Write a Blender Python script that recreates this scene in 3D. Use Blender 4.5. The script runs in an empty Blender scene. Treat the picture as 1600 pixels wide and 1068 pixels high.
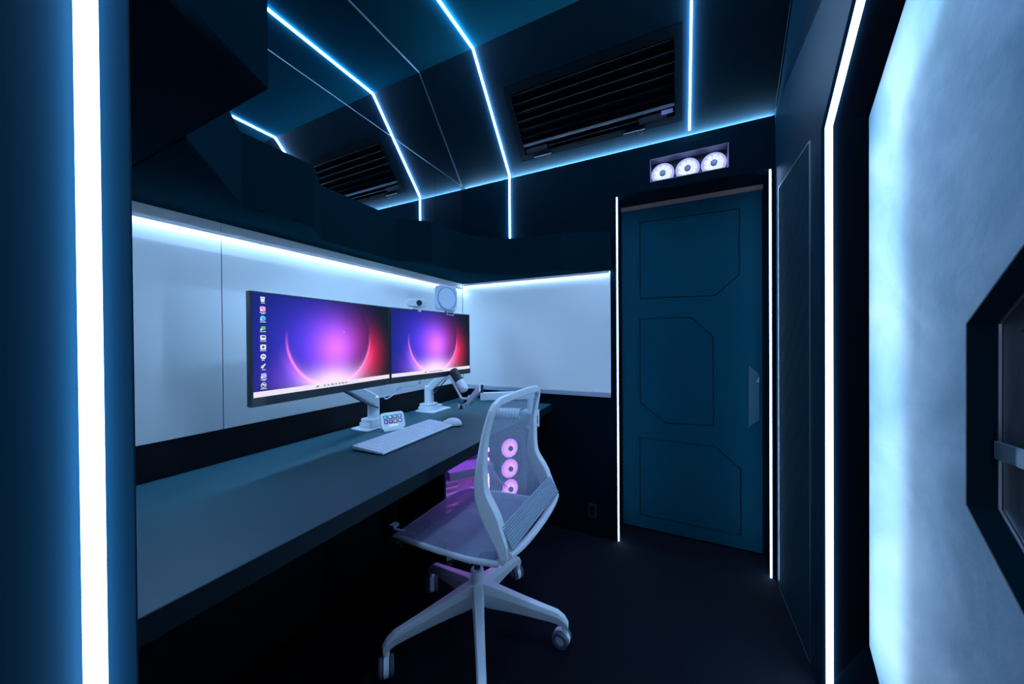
import bpy, bmesh, math, random
from mathutils import Vector, Matrix
random.seed(7)
S = bpy.context.scene
COL = S.collection
PI = math.pi

# ------------------------------------------------------------------ camera, world, exposure
cam_d = bpy.data.cameras.new('camera')
cam = bpy.data.objects.new('camera', cam_d); COL.objects.link(cam)
FPX = 532.32
cam_d.sensor_fit = 'HORIZONTAL'; cam_d.sensor_width = 36.0
cam_d.lens = FPX / 1600 * 36.0
cam_d.clip_start = 0.02; cam_d.clip_end = 50
yaw, pit, rol = 0.453413522, -0.00628832, -0.00746272
fwd = Vector((-math.sin(yaw), math.cos(yaw), 0)); rgt = Vector((math.cos(yaw), math.sin(yaw), 0)); up = Vector((0, 0, 1))
fw = fwd * math.cos(pit) + up * math.sin(pit)
u1 = up * math.cos(pit) - fwd * math.sin(pit)
r2 = rgt * math.cos(rol) + u1 * math.sin(rol)
u2 = u1 * math.cos(rol) - rgt * math.sin(rol)
m = Matrix((r2, u2, -fw)).transposed().to_4x4()
m.translation = Vector((0, 0, 1.2))
cam.matrix_world = m
S.camera = cam
w = bpy.data.worlds.new('world'); S.world = w; w.use_nodes = True
w.node_tree.nodes['Background'].inputs[0].default_value = (0.01, 0.02, 0.04, 1)
w.node_tree.nodes['Background'].inputs[1].default_value = 0.3
S.view_settings.view_transform = 'Standard'
S.view_settings.look = 'None'
S.view_settings.exposure = 0.0
S.view_settings.gamma = 1.0
S.view_settings.use_curve_mapping = False
S.cycles.use_denoising = True
S.cycles.max_bounces = 8
S.cycles.transparent_max_bounces = 16
S.cycles.sample_clamp_indirect = 6.0
S.cycles.sample_clamp_direct = 9.0
S.cycles.caustics_reflective = False
S.cycles.caustics_refractive = False

LEDW = (0.60, 0.76, 1.0)         # whiter strips: cove and niche backlight
LED = (0.33, 0.58, 1.0)          # colour of the strips' light
LED_MAIN = 210.0                   # ceiling and wall strips
LED_BOARD = 260.0                  # strips over the whiteboards
LED_PILLAR = 48.0
LED_DOOR = 30.0
LED_COVE = 800.0
LED_RIGHT = 75.0
LED_HALO = 82.0

# ------------------------------------------------------------------ materials
def newmat(name):
    mt = bpy.data.materials.new(name); mt.use_nodes = True
    return mt, mt.node_tree.nodes, mt.node_tree.links

def pbr(name, color, rough=0.5, metal=0.0, spec=0.5, noise=0.0, nscale=20.0, bump=0.0, bscale=200.0, coat=0.0, stint=None):
    mt, N, L = newmat(name)
    b = N['Principled BSDF']
    b.inputs['Base Color'].default_value = (*color, 1)
    b.inputs['Roughness'].default_value = rough
    b.inputs['Metallic'].default_value = metal
    b.inputs['Specular IOR Level'].default_value = spec
    b.inputs['Coat Weight'].default_value = coat
    if stint: b.inputs['Specular Tint'].default_value = (*stint, 1)
    if noise or bump:
        tc = N.new('ShaderNodeTexCoord')
    if noise:
        n = N.new('ShaderNodeTexNoise'); n.inputs['Scale'].default_value = nscale; n.inputs['Detail'].default_value = 4
        L.new(tc.outputs['Object'], n.inputs['Vector'])
        mx = N.new('ShaderNodeMix'); mx.data_type = 'RGBA'
        mx.inputs['A'].default_value = (*[c * (1 - noise) for c in color], 1)
        mx.inputs['B'].default_value = (*[min(1, c * (1 + noise)) for c in color], 1)
        L.new(n.outputs['Fac'], mx.inputs['Factor'])
        L.new(mx.outputs['Result'], b.inputs['Base Color'])
    if bump:
        n2 = N.new('ShaderNodeTexNoise'); n2.inputs['Scale'].default_value = bscale; n2.inputs['Detail'].default_value = 3
        L.new(tc.outputs['Object'], n2.inputs['Vector'])
        bp = N.new('ShaderNodeBump'); bp.inputs['Strength'].default_value = bump; bp.inputs['Distance'].default_value = 0.003
        L.new(n2.outputs['Fac'], bp.inputs['Height']); L.new(bp.outputs['Normal'], b.inputs['Normal'])
    return mt

def glow(name, color, strength):
    mt, N, L = newmat(name)
    N.remove(N['Principled BSDF'])
    e = N.new('ShaderNodeEmission'); e.inputs[0].default_value = (*color, 1); e.inputs[1].default_value = strength
    L.new(e.outputs[0], N['Material Output'].inputs['Surface'])
    return mt

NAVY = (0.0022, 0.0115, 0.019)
ST = (0.2, 0.7, 1.0)
M = {}
M['paint'] = pbr('navy_paint', NAVY, 0.5, spec=0.06, noise=0.12, nscale=3.0, bump=0.03, bscale=350, stint=ST)
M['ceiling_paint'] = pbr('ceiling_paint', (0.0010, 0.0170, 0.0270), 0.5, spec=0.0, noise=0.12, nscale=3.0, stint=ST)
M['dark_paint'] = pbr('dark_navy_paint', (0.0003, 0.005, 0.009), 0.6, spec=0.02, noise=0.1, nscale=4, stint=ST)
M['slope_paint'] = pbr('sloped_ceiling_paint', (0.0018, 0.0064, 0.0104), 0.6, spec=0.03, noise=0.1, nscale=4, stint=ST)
M['door_paint'] = pbr('door_paint', (0.0008, 0.032, 0.050), 0.45, spec=0.12, noise=0.12, nscale=2.5, bump=0.03, stint=ST)
M['black'] = pbr('matt_black', (0.0008, 0.0018, 0.003), 0.6, spec=0.0)
M['shelf_paint'] = pbr('shelf_paint', (0.0010, 0.0105, 0.0160), 0.6, spec=0.0, noise=0.1, nscale=4)
M['black_wall'] = pbr('black_wall_panel', (0.001, 0.003, 0.006), 0.5, spec=0.15, noise=0.2, nscale=5)
M['carpet'] = pbr('black_carpet', (0.0015, 0.003, 0.006), 0.95, spec=0.1, noise=0.6, nscale=160, bump=0.8, bscale=260)
M['board'] = pbr('whiteboard', (0.82, 0.83, 0.80), 0.35, noise=0.03, nscale=1.5)
M['desk'] = pbr('desk_laminate', (0.006, 0.036, 0.048), 0.5, spec=0.2, noise=0.1, nscale=12, bump=0.03, bscale=500)
M['mirror'] = pbr('mirror_glass', (0.62, 0.80, 0.90), 0.015, metal=1.0)
M['alu'] = pbr('aluminium', (0.55, 0.62, 0.68), 0.3, metal=1.0)
M['alu_dark'] = pbr('dark_aluminium', (0.10, 0.13, 0.16), 0.35, metal=1.0)
M['white_plastic'] = pbr('white_plastic', (0.74, 0.79, 0.82), 0.38)
M['white_metal'] = pbr('white_powder_coat', (0.74, 0.79, 0.82), 0.42)
M['chair'] = pbr('chair_plastic', (0.62, 0.66, 0.68), 0.48, bump=0.03, bscale=600)
M['rubber'] = pbr('grey_rubber', (0.06, 0.08, 0.10), 0.7)
M['black_plastic'] = pbr('black_plastic', (0.012, 0.018, 0.024), 0.4)
M['steel'] = pbr('dark_steel', (0.10, 0.12, 0.15), 0.25, metal=1.0)
M['wood_raw'] = pbr('raw_header_wood', (0.20, 0.11, 0.10), 0.7, noise=0.3, nscale=30)
M['lens'] = pbr('black_lens', (0.004, 0.008, 0.012), 0.08, coat=1.0)
M['vent'] = pbr('vent_enamel', (0.0006, 0.003, 0.005), 0.6, spec=0.03)
M['vent_bar'] = pbr('vent_bar', (0.03, 0.045, 0.06), 0.4)
M['case'] = pbr('case_shell', (0.02, 0.02, 0.03), 0.4)
M['case_white'] = pbr('case_white_board', (0.6, 0.55, 0.65), 0.4)
M['pcb'] = pbr('circuit_board', (0.34, 0.32, 0.42), 0.45, noise=0.5, nscale=40)
M['cable'] = pbr('white_cable', (0.6, 0.66, 0.72), 0.5)
M['cable_black'] = pbr('black_cable', (0.02, 0.02, 0.03), 0.5)
M['clear'] = pbr('frosted_plastic', (0.50, 0.62, 0.76), 0.3)

def mural_mat():
    mt = pbr('mural_plaster', (0.5, 0.62, 0.72), 0.8, spec=0.08)
    N, L = mt.node_tree.nodes, mt.node_tree.links
    b = N['Principled BSDF']
    tc = N.new('ShaderNodeTexCoord')
    n = N.new('ShaderNodeTexNoise'); n.inputs['Scale'].default_value = 2.3; n.inputs['Detail'].default_value = 6; n.inputs['Distortion'].default_value = 0.8
    L.new(tc.outputs['Object'], n.inputs['Vector'])
    cr = N.new('ShaderNodeValToRGB')
    e = cr.color_ramp.elements
    e[0].position = 0.30; e[0].color = (0.030, 0.072, 0.10, 1)
    e[1].position = 0.68; e[1].color = (0.105, 0.150, 0.18, 1)
    x = cr.color_ramp.elements.new(0.5); x.color = (0.066, 0.112, 0.145, 1)
    L.new(n.outputs['Fac'], cr.inputs[0]); L.new(cr.outputs[0], b.inputs['Base Color'])
    n2 = N.new('ShaderNodeTexNoise'); n2.inputs['Scale'].default_value = 9; n2.inputs['Detail'].default_value = 8
    L.new(tc.outputs['Object'], n2.inputs['Vector'])
    bp = N.new('ShaderNodeBump'); bp.inputs['Strength'].default_value = 0.35; bp.inputs['Distance'].default_value = 0.01
    L.new(n2.outputs['Fac'], bp.inputs['Height']); L.new(bp.outputs['Normal'], b.inputs['Normal'])
    return mt
M['mural'] = mural_mat()

def acoustic_mat():
    mt = pbr('acoustic_panel', (0.0006, 0.012, 0.018), 0.9, spec=0.05)
    N, L = mt.node_tree.nodes, mt.node_tree.links
    b = N['Principled BSDF']
    tc = N.new('ShaderNodeTexCoord'); mp = N.new('ShaderNodeMapping')
    mp.inputs['Rotation'].default_value = (0.85, 0, 0); mp.inputs['Scale'].default_value = (1, 1, 1)
    L.new(tc.outputs['Object'], mp.inputs[0])
    wv = N.new('ShaderNodeTexWave'); wv.inputs['Scale'].default_value = 4.0; wv.bands_direction = 'Z'; wv.inputs['Distortion'].default_value = 0
    L.new(mp.outputs[0], wv.inputs['Vector'])
    bp = N.new('ShaderNodeBump'); bp.inputs['Strength'].default_value = 0.8; bp.inputs['Distance'].default_value = 0.01
    bp.inputs['Strength'].default_value = 0.12; bp.inputs['Distance'].default_value = 0.004
    L.new(wv.outputs['Fac'], bp.inputs['Height']); L.new(bp.outputs['Normal'], b.inputs['Normal'])
    return mt
M['acoustic'] = acoustic_mat()

def mesh_fabric(name, color, opacity, scale):
    """woven chair net: little round holes in a light fabric"""
    mt, N, L = newmat(name)
    b = N['Principled BSDF']
    b.inputs['Base Color'].default_value = (*color, 1); b.inputs['Roughness'].default_value = 0.7
    tc = N.new('ShaderNodeTexCoord')
    v = N.new('ShaderNodeTexVoronoi'); v.inputs['Scale'].default_value = scale; v.inputs['Randomness'].default_value = 0.15
    L.new(tc.outputs['UV'], v.inputs['Vector'])
    lt = N.new('ShaderNodeMath'); lt.operation = 'GREATER_THAN'; lt.inputs[1].default_value = opacity
    L.new(v.outputs['Distance'], lt.inputs[0])
    tr = N.new('ShaderNodeBsdfTransparent'); tl = N.new('ShaderNodeBsdfTranslucent'); tl.inputs[0].default_value = (*color, 1)
    mx0 = N.new('ShaderNodeMixShader'); mx0.inputs[0].default_value = 0.3
    L.new(b.outputs[0], mx0.inputs[1]); L.new(tl.outputs[0], mx0.inputs[2])
    mx = N.new('ShaderNodeMixShader')
    L.new(lt.outputs[0], mx.inputs[0]); L.new(tr.outputs[0], mx.inputs[1]); L.new(mx0.outputs[0], mx.inputs[2])
    L.new(mx.outputs[0], N['Material Output'].inputs['Surface'])
    return mt
M['net_back'] = mesh_fabric('back_net', (0.38, 0.47, 0.56), 0.40, 260)
M['net_seat'] = mesh_fabric('seat_net', (0.23, 0.31, 0.40), 0.25, 260)

def glass_mat(name, tint, rough=0.02, mix=0.12):
    mt, N, L = newmat(name)
    N.remove(N['Principled BSDF'])
    tr = N.new('ShaderNodeBsdfTransparent'); tr.inputs[0].default_value = (*tint, 1)
    g = N.new('ShaderNodeBsdfGlossy'); g.inputs['Roughness'].default_value = rough
    mx = N.new('ShaderNodeMixShader'); mx.inputs[0].default_value = mix
    L.new(tr.outputs[0], mx.inputs[1]); L.new(g.outputs[0], mx.inputs[2])
    L.new(mx.outputs[0], N['Material Output'].inputs['Surface'])
    return mt
M['glass'] = glass_mat('case_glass', (0.92, 0.92, 0.95), mix=0.06)
M['port_glass'] = glass_mat('porthole_glass', (0.25, 0.35, 0.4), mix=0.10)

# ------------------------------------------------------------------ object helpers
def tag(o, label=None, cat=None, group=None, kind=None):
    if label: o['label'] = label
    if cat: o['category'] = cat
    if group: o['group'] = group
    if kind: o['kind'] = kind
    return o

def thing(name, loc, label, cat, group=None):
    o = bpy.data.objects.new(name, None); COL.objects.link(o)
    o.location = loc; o.empty_display_size = 0.05
    return tag(o, label, cat, group)

ORG = {}
def wloc(o):
    v = Vector(o.location)
    while o.parent:
        o = o.parent; v += Vector(o.location)
    return v

def obj(name, bm, mat, parent=None, smooth=False, bevel=0.0, seg=2, angle=35):
    """bm is in world coordinates"""
    if parent is None:
        lo = [min(v.co[i] for v in bm.verts) for i in range(3)]; hi = [max(v.co[i] for v in bm.verts) for i in range(3)]
        base = Vector(((lo[0] + hi[0]) / 2, (lo[1] + hi[1]) / 2, lo[2]))
    else:
        base = wloc(parent)
    bmesh.ops.translate(bm, vec=-base, verts=bm.verts)
    me = bpy.data.meshes.new(name); bm.to_mesh(me); bm.free()
    if isinstance(mat, (list, tuple)):
        for q in mat: me.materials.append(q)
    else:
        me.materials.append(mat)
    o = bpy.data.objects.new(name, me); COL.objects.link(o)
    if parent is None: o.location = base
    else: o.parent = parent
    if bevel:
        md = o.modifiers.new('bevel', 'BEVEL'); md.width = bevel; md.segments = seg; md.limit_method = 'ANGLE'; md.angle_limit = math.radians(angle)
    if smooth:
        for p in me.polygons: p.use_smooth = True
    return o

def fix(bm):
    bmesh.ops.recalc_face_normals(bm, faces=bm.faces)
    return bm

def bm_new(): return bmesh.new()

def add_box(bm, lo, hi, mat=None):
    c = [(lo[i] + hi[i]) / 2 for i in range(3)]; s = [abs(hi[i] - lo[i]) for i in range(3)]
    mx = Matrix.Translation(c) @ Matrix.Diagonal((*s, 1))
    if mat is not None: mx = mat @ mx
    bmesh.ops.create_cube(bm, size=1.0, matrix=mx)
    return bm

def box(name, lo, hi, mat, parent=None, bevel=0.0, mx=None, seg=2):
    return obj(name, add_box(bm_new(), lo, hi, mx), mat, parent, bevel=bevel, seg=seg)

def frame(o, u, v):
    """matrix whose columns are u, v, n and origin o"""
    u = Vector(u).normalized(); v = Vector(v).normalized(); n = u.cross(v)
    q = Matrix((u, v, n)).transposed().to_4x4(); q.translation = Vector(o)
    return q

def prism(bm, pts, z0, z1, mx=None):
    """closed polygon pts (2d) extruded from z0 to z1 in frame mx"""
    mx = mx or Matrix()
    a = [bm.verts.new(mx @ Vector((p[0], p[1], z0))) for p in pts]
    b = [bm.verts.new(mx @ Vector((p[0], p[1], z1))) for p in pts]
    bm.faces.new(a[::-1]); bm.faces.new(b)
    n = len(pts)
    for i in range(n):
        bm.faces.new((a[i], a[(i + 1) % n], b[(i + 1) % n], b[i]))
    return fix(bm)

def plate(outer, holes, z0, z1, mx=None):
    """plate with holes, as a bmesh, by triangulated fill"""
    mx = mx or Matrix()
    bm = bm_new()
    loops = [outer] + list(holes)
    edges = []
    for lp in loops:
        vs = [bm.verts.new((p[0], p[1], z0)) for p in lp]
        for i in range(len(vs)): edges.append(bm.edges.new((vs[i], vs[(i + 1) % len(vs)])))
    r = bmesh.ops.triangle_fill(bm, use_beauty=True, use_dissolve=False, edges=edges)
    fs = [f for f in bm.faces]
    ex = bmesh.ops.extrude_face_region(bm, geom=fs)
    vv = [g for g in ex['geom'] if isinstance(g, bmesh.types.BMVert)]
    bmesh.ops.translate(bm, vec=(0, 0, z1 - z0), verts=vv)
    fix(bm)
    bmesh.ops.transform(bm, matrix=mx, verts=bm.verts)
    return bm

def ring_band(bm, A, B, closed=True):
    a = [bm.verts.new(p) for p in A]; b = [bm.verts.new(p) for p in B]
    n = len(A)
    for i in range(n if closed else n - 1):
        j = (i + 1) % n
        bm.faces.new((a[i], a[j], b[j], b[i]))
    return bm

def cyl(bm, p0, p1, r0, r1=None, seg=20, cap=True):
    p0, p1 = Vector(p0), Vector(p1); d = p1 - p0
    q = Vector((0, 0, 1)).rotation_difference(d.normalized()).to_matrix().to_4x4()
    mx = Matrix.Translation((p0 + p1) / 2) @ q
    bmesh.ops.create_cone(bm, cap_ends=cap, segments=seg, radius1=r0, radius2=r0 if r1 is None else r1, depth=d.length, matrix=mx)
    return bm

def lathe(bm, prof, origin, axis, seg=28):
    """prof: (radius, height) along axis"""
    q = Vector((0, 0, 1)).rotation_difference(Vector(axis).normalized()).to_matrix()
    rings = []
    for r, h in prof:
        if r < 1e-6:
            rings.append([bm.verts.new(Vector(origin) + q @ Vector((0, 0, h)))])
        else:
            rings.append([bm.verts.new(Vector(origin) + q @ Vector((r * math.cos(2 * PI * k / seg), r * math.sin(2 * PI * k / seg), h))) for k in range(seg)])
    for i in range(len(rings) - 1):
        A, B = rings[i], rings[i + 1]
        for k in range(seg):
            j = (k + 1) % seg
            if len(A) == 1 and len(B) == 1: continue
            if len(A) == 1: bm.faces.new((A[0], B[k], B[j]))
            elif len(B) == 1: bm.faces.new((A[k], A[j], B[0]))
            else: bm.faces.new((A[k], A[j], B[j], B[k]))
    return fix(bm)

def catmull(P, n=6):
    P = [Vector(p) for p in P]
    out = []
    for i in range(len(P) - 1):
        p0 = P[i - 1] if i else 2 * P[0] - P[1]; p1 = P[i]; p2 = P[i + 1]; p3 = P[i + 2] if i + 2 < len(P) else 2 * P[-1] - P[-2]
        for k in range(n):
            t = k / n
            out.append(0.5 * ((2 * p1) + (-p0 + p2) * t + (2 * p0 - 5 * p1 + 4 * p2 - p3) * t * t + (-p0 + 3 * p1 - 3 * p2 + p3) * t ** 3))
    out.append(P[-1])
    return out

def tube(bm, P, r, seg=8, smooth_n=5):
    pts = catmull(P, smooth_n) if smooth_n else [Vector(p) for p in P]
    n = len(pts); rings = []
    t0 = (pts[1] - pts[0]).normalized()
    ref = Vector((0, 0, 1)) if abs(t0.z) < 0.9 else Vector((1, 0, 0))
    nrm = t0.cross(ref).normalized()
    for i in range(n):
        t = (pts[min(i + 1, n - 1)] - pts[max(i - 1, 0)]).normalized()
        nrm = (nrm - t * nrm.dot(t)).normalized(); bn = t.cross(nrm)
        rr = r(i / (n - 1)) if callable(r) else r
        rings.append([bm.verts.new(pts[i] + (nrm * math.cos(2 * PI * k / seg) + bn * math.sin(2 * PI * k / seg)) * rr) for k in range(seg)])
    for i in range(n - 1):
        for k in range(seg):
            j = (k + 1) % seg
            bm.faces.new((rings[i][k], rings[i][j], rings[i + 1][j], rings[i + 1][k]))
    bm.faces.new(rings[0][::-1]); bm.faces.new(rings[-1])
    return fix(bm)

def rounded(w, h, r, n=5, cx=0, cy=0):
    out = []
    for sx, sy, a in ((1, 1, 0), (-1, 1, 90), (-1, -1, 180), (1, -1, 270)):
        for k in range(n + 1):
            t = math.radians(a + 90 * k / n)
            out.append((cx + sx * (w / 2 - r) + r * math.cos(t), cy + sy * (h / 2 - r) + r * math.sin(t)))
    return out

def struct(o): o['kind'] = 'structure'; return o

# ------------------------------------------------------------------ the room
XL, XR, YB, YF = -1.41, 0.435, 2.083, -1.0
ZC, YC, ZS = 2.832, 1.632, 2.32      # ceiling height, where it bends, height where slope meets the back wall
struct(box('floor', (-1.6, YF - 0.1, -0.06), (0.9, 2.45, 0.0), M['carpet']))
struct(box('ceiling', (-1.6, YF - 0.1, ZC), (0.9, YC, ZC + 0.06), M['ceiling_paint']))
slen = math.hypot(YB - YC, ZC - ZS)
SL = frame((0, YC, ZC), (1, 0, 0), (0, (YB - YC) / slen, (ZS - ZC) / slen))   # n points out of the room (u x v)
nin = SL.to_3x3() @ Vector((0, 0, 1))
sgn = -1 if nin.y > 0 else 1          # +n*sgn points into the room
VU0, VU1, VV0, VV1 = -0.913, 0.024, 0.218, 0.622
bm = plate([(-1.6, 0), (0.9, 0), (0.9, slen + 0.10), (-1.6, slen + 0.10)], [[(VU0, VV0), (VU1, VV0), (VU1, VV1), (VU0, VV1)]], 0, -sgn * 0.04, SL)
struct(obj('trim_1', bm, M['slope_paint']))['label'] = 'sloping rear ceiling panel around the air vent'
# left wall
struct(box('wall_left', (-1.55, -0.2, 0), (-1.42, 2.082, ZC), M['black_wall']))
# near partition on the left (holds the big strip), and wall behind the camera
struct(box('wall_near_left', (-1.55, YF, 0), (-0.53, 0.153, ZC), M['paint'], bevel=0.002))
struct(box('wall_front', (-0.6, YF - 0.08, 0), (0.9, YF, ZC), M['paint']))
# back wall with door opening and fan recess
DX0, DX1, DZ = -0.327, 0.42, 2.038
BW = frame((0, YB, 0), (1, 0, 0), (0, 0, 1))     # n = -y (into the room)
FX0, FX1, FZ0, FZ1 = -0.138, 0.240, 2.084, 2.211
outer = [(-1.5, 0), (DX0, 0), (DX0, DZ), (DX1, DZ), (DX1, 0), (0.9, 0), (0.9, 2.255), (-1.5, 2.255)]
bm = plate(outer, [[(FX0, FZ0), (FX1, FZ0), (FX1, FZ1), (FX0, FZ1)]], 0, -0.26, BW)
struct(obj('wall_back', bm, M['dark_paint']))
o = struct(box('trim_6', (-1.409, YB, 2.2555), (0.434, YB + 0.004, 2.296), M['dark_paint'])); o['label'] = 'upright lip hiding the cove light on the back wall'
# closing shell behind the back wall
struct(box('wall_behind_door', (-1.6, 2.36, 0), (0.9, 2.42, ZC), M['black']))

# right wall: portal-shaped opening
PY1, PY0 = 1.49, 0.168                # far and near side of the portal at the wall face
PZ, CH = 1.90, 0.36
portal = [(PY1, 0.0), (PY1, PZ), (PY1 - CH, PZ + CH), (PY0 + CH, PZ + CH), (PY0, PZ), (PY0, 0.0)]
RW = frame((XR, 0, 0), (0, 1, 0), (0, 0, 1))     # n = +x (out of the room)
outer = [(YF, 0.0), (PY0, 0.0)] + [(y, z) for y, z in portal[::-1][1:]] + [(2.083, 0.0), (2.083, ZS), (YF, ZS)]
bm = plate(outer, [], 0, 0.02, RW)
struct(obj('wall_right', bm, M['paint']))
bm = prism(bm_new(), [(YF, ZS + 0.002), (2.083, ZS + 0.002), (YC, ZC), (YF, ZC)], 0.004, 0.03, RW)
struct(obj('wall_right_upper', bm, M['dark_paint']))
struct(box('wall_right_outer', (0.80, YF, 0), (0.86, 2.3, ZC), M['black']))
struct(box('wall_right_end', (0.455, 1.80, 0), (0.80, 1.84, 2.6), M['black']))
struct(box('wall_right_start', (0.455, -0.12, 0), (0.80, -0.08, 2.6), M['black']))
struct(box('wall_right_cap', (0.455, -0.08, 2.56), (0.80, 1.80, 2.6), M['black']))

# dark sloped band of the portal (wall face -> lip), lip behind
LX, LD = 0.517, 0.082
k = LD * math.tan(math.radians(22.5))
LP = [(PY1 - LD - 0.20, 0.03), (PY1 - LD, 0.257), (PY1 - LD, PZ - k), (PY1 - CH - k, PZ + CH - LD), (PY0 + CH + k, PZ + CH - LD), (PY0 + LD, PZ - k), (PY0 + LD, 0.257), (PY0 + LD + 0.2, 0.03)]
OP = [(PY1, 0.0), (PY1, 0.22), (PY1, PZ), (PY1 - CH, PZ + CH), (PY0 + CH, PZ + CH), (PY0, PZ), (PY0, 0.22), (PY0, 0.0)]
bm = bm_new()
A = [(XR, y, z) for y, z in OP]; B = [(LX, y, z) for y, z in LP]
ring_band(bm, A, B)
ring_band(bm, B, [(LX + 0.006, y, z) for y, z in LP])
back = [(y + (0.06 if y > 0.8 else -0.06), z + (0.03 if z > 1 else -0.0)) for y, z in LP]
fix(bm)
o = struct(obj('trim_2', bm, M['black'])); o['label'] = 'black sloped rim of the octagonal wall niche'

# mural in the niche with an octagonal porthole
MX = 0.60
hc, ha = (0.661, 1.02), 0.507
hs = ha * math.tan(math.radians(22.5))
octo = [(hc[0] + ha, hc[1] - hs), (hc[0] + ha, hc[1] + hs), (hc[0] + hs, hc[1] + ha), (hc[0] - hs, hc[1] + ha), (hc[0] - ha, hc[1] + hs), (hc[0] - ha, hc[1] - hs), (hc[0] - hs, hc[1] - ha), (hc[0] + hs, hc[1] - ha)]
MW = frame((MX, 0, 0), (0, 1, 0), (0, 0, 1))
mural = thing('mural_panel', (MX, 0.85, 0.0), 'backlit pale blue textured plaster panel inside the octagonal wall niche', 'wall panel')
obj('plaster_panel', plate([(-0.08, 0.0), (1.80, 0.0), (1.80, 2.55), (-0.08, 2.55)], [octo], 0, 0.012, MW), M['mural'], mural)
# halo strips hidden behind the rim; the inner run is added to widen the glow
M['led_halo'] = glow('led_halo', LEDW, LED_HALO)
for HO in (0.165, 0.056):
    hk = HO * math.tan(math.radians(22.5))
    HP = [(PY1 - LD + HO, 0.05), (PY1 - LD + HO, PZ - k + hk), (PY1 - CH - k + hk, PZ + CH - LD + HO), (PY0 + CH + k - hk, PZ + CH - LD + HO), (PY0 + LD - HO, PZ - k + hk), (PY0 + LD - HO, 0.05)]
    bm = bm_new()
    for i in range(len(HP) - 1):
        a, b = Vector((0.530, *HP[i])), Vector((0.530, *HP[i + 1]))
        d = (b - a).normalized(); sd = Vector((1, 0, 0)).cross(d)
        vs = []
        for q in (0.0, 0.006):
            vs.append([p + sd * s_ + Vector((q, 0, 0)) for p, s_ in ((a, -0.006), (a, 0.006), (b, 0.006), (b, -0.006))])
        v0 = [bm.verts.new(p) for p in vs[0]]; v1 = [bm.verts.new(p) for p in vs[1]]
        bm.faces.new(v0); bm.faces.new(v1[::-1])
        for t in range(4): bm.faces.new((v0[t], v0[(t + 1) % 4], v1[(t + 1) % 4], v1[t]))
    fix(bm)
    obj('backlight_strip', bm, M['led_halo'], mural)

# porthole
win = thing('window_1', (MX, hc[0], hc[1] - ha), None, None); win['kind'] = 'structure'
def oc(s): return [(hc[0] + (y - hc[0]) * s, hc[1] + (z - hc[1]) * s) for y, z in octo]
bm = bm_new()
f0 = [(MX - 0.002, y, z) for y, z in oc(1.0)]; f1 = [(MX + 0.048, y, z) for y, z in oc(1.0)]
g0 = [(MX - 0.002, y, z) for y, z in oc(0.992)]; g1 = [(MX + 0.048, y, z) for y, z in oc(0.992)]
ring_band(bm, f0, g0); ring_band(bm, g0, g1); ring_band(bm, f0, f1); ring_band(bm, f1, g1); fix(bm)
obj('window_frame', bm, M['dark_paint'], win)
bm = plate(oc(0.993), [oc(0.985)], 0.044, 0.049, MW)
obj('edge_trim', bm, M['alu'], win)
bm = plate(oc(1.02), [oc(0.90)], 0.050, 0.056, MW)
obj('inner_frame', bm, M['black_plastic'], win)
bm = plate(oc(0.93), [], 0.060, 0.066, MW)
obj('pane', bm, M['port_glass'], win)
bm = bm_new()
add_box(bm, (0.632, 0.70, 0.927), (0.640, 1.152, 0.968))
add_box(bm, (0.640, 1.08, 0.935), (0.655, 1.11, 0.960)); add_box(bm, (0.640, 0.75, 0.935), (0.655, 0.78, 0.960))
obj('handle', bm, pbr('latch_grey', (0.03, 0.05, 0.06), 0.45, spec=0.2), win, bevel=0.002)

# acoustic panel on the right wall beside the door
ap = thing('acoustic_panel', (XR, 1.80, 0.0), 'tall dark quilted panel with thin metal edge, right wall beside the door', 'wall panel')
py0, py1, pz0, pz1 = 1.588, 2.015, 0.004, 1.914
box('padding', (XR - 0.0035, py0 + 0.004, pz0 + 0.004), (XR - 0.0005, py1 - 0.004, pz1 - 0.004), M['acoustic'], ap, bevel=0.0008)
bm = bm_new()
for a, b in (((py0, pz1 - 0.004), (py1, pz1)), ((py0, pz0), (py1, pz0 + 0.004)), ((py1 - 0.004, pz0 + 0.004), (py1, pz1 - 0.004)), ((py0, pz0 + 0.004), (py0 + 0.004, pz1 - 0.004))):
    add_box(bm, (XR - 0.0045, a[0], a[1]), (XR - 0.0005, b[0], b[1]))
obj('edge_trim', bm, M['alu'], ap)

# ------------------------------------------------------------------ LED strips
def emis(name, s): return glow(name, LED, s)
M['led_main'] = emis('led_main', LED_MAIN); M['led_board'] = emis('led_board', LED_BOARD); M['led_pillar'] = emis('led_pillar', LED_PILLAR)
M['led_door'] = emis('led_door', LED_DOOR); M['led_cove'] = glow('led_cove', LEDW, LED_COVE); M['led_right'] = emis('led_right', LED_RIGHT)

def strip_run(bm, P, side, nrm, wdt, lift, thick):
    """box-section run along polyline P; side: width direction; nrm: list of room-side normals per segment"""
    for i in range(len(P) - 1):
        a, b = Vector(P[i]), Vector(P[i + 1]); n = Vector(nrm[i]).normalized(); s = Vector(side[i]).normalized()
        v0, v1 = [], []
        for p, q in ((a, -1), (a, 1), (b, 1), (b, -1)):
            v0.append(bm.verts.new(p + s * q * wdt / 2 + n * lift)); v1.append(bm.verts.new(p + s * q * wdt / 2 + n * (lift + thick)))
        bm.faces.new(v0); bm.faces.new(v1[::-1])
        for t in range(4): bm.faces.new((v0[t], v0[(t + 1) % 4], v1[(t + 1) % 4], v1[t]))
    return fix(bm)

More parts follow.
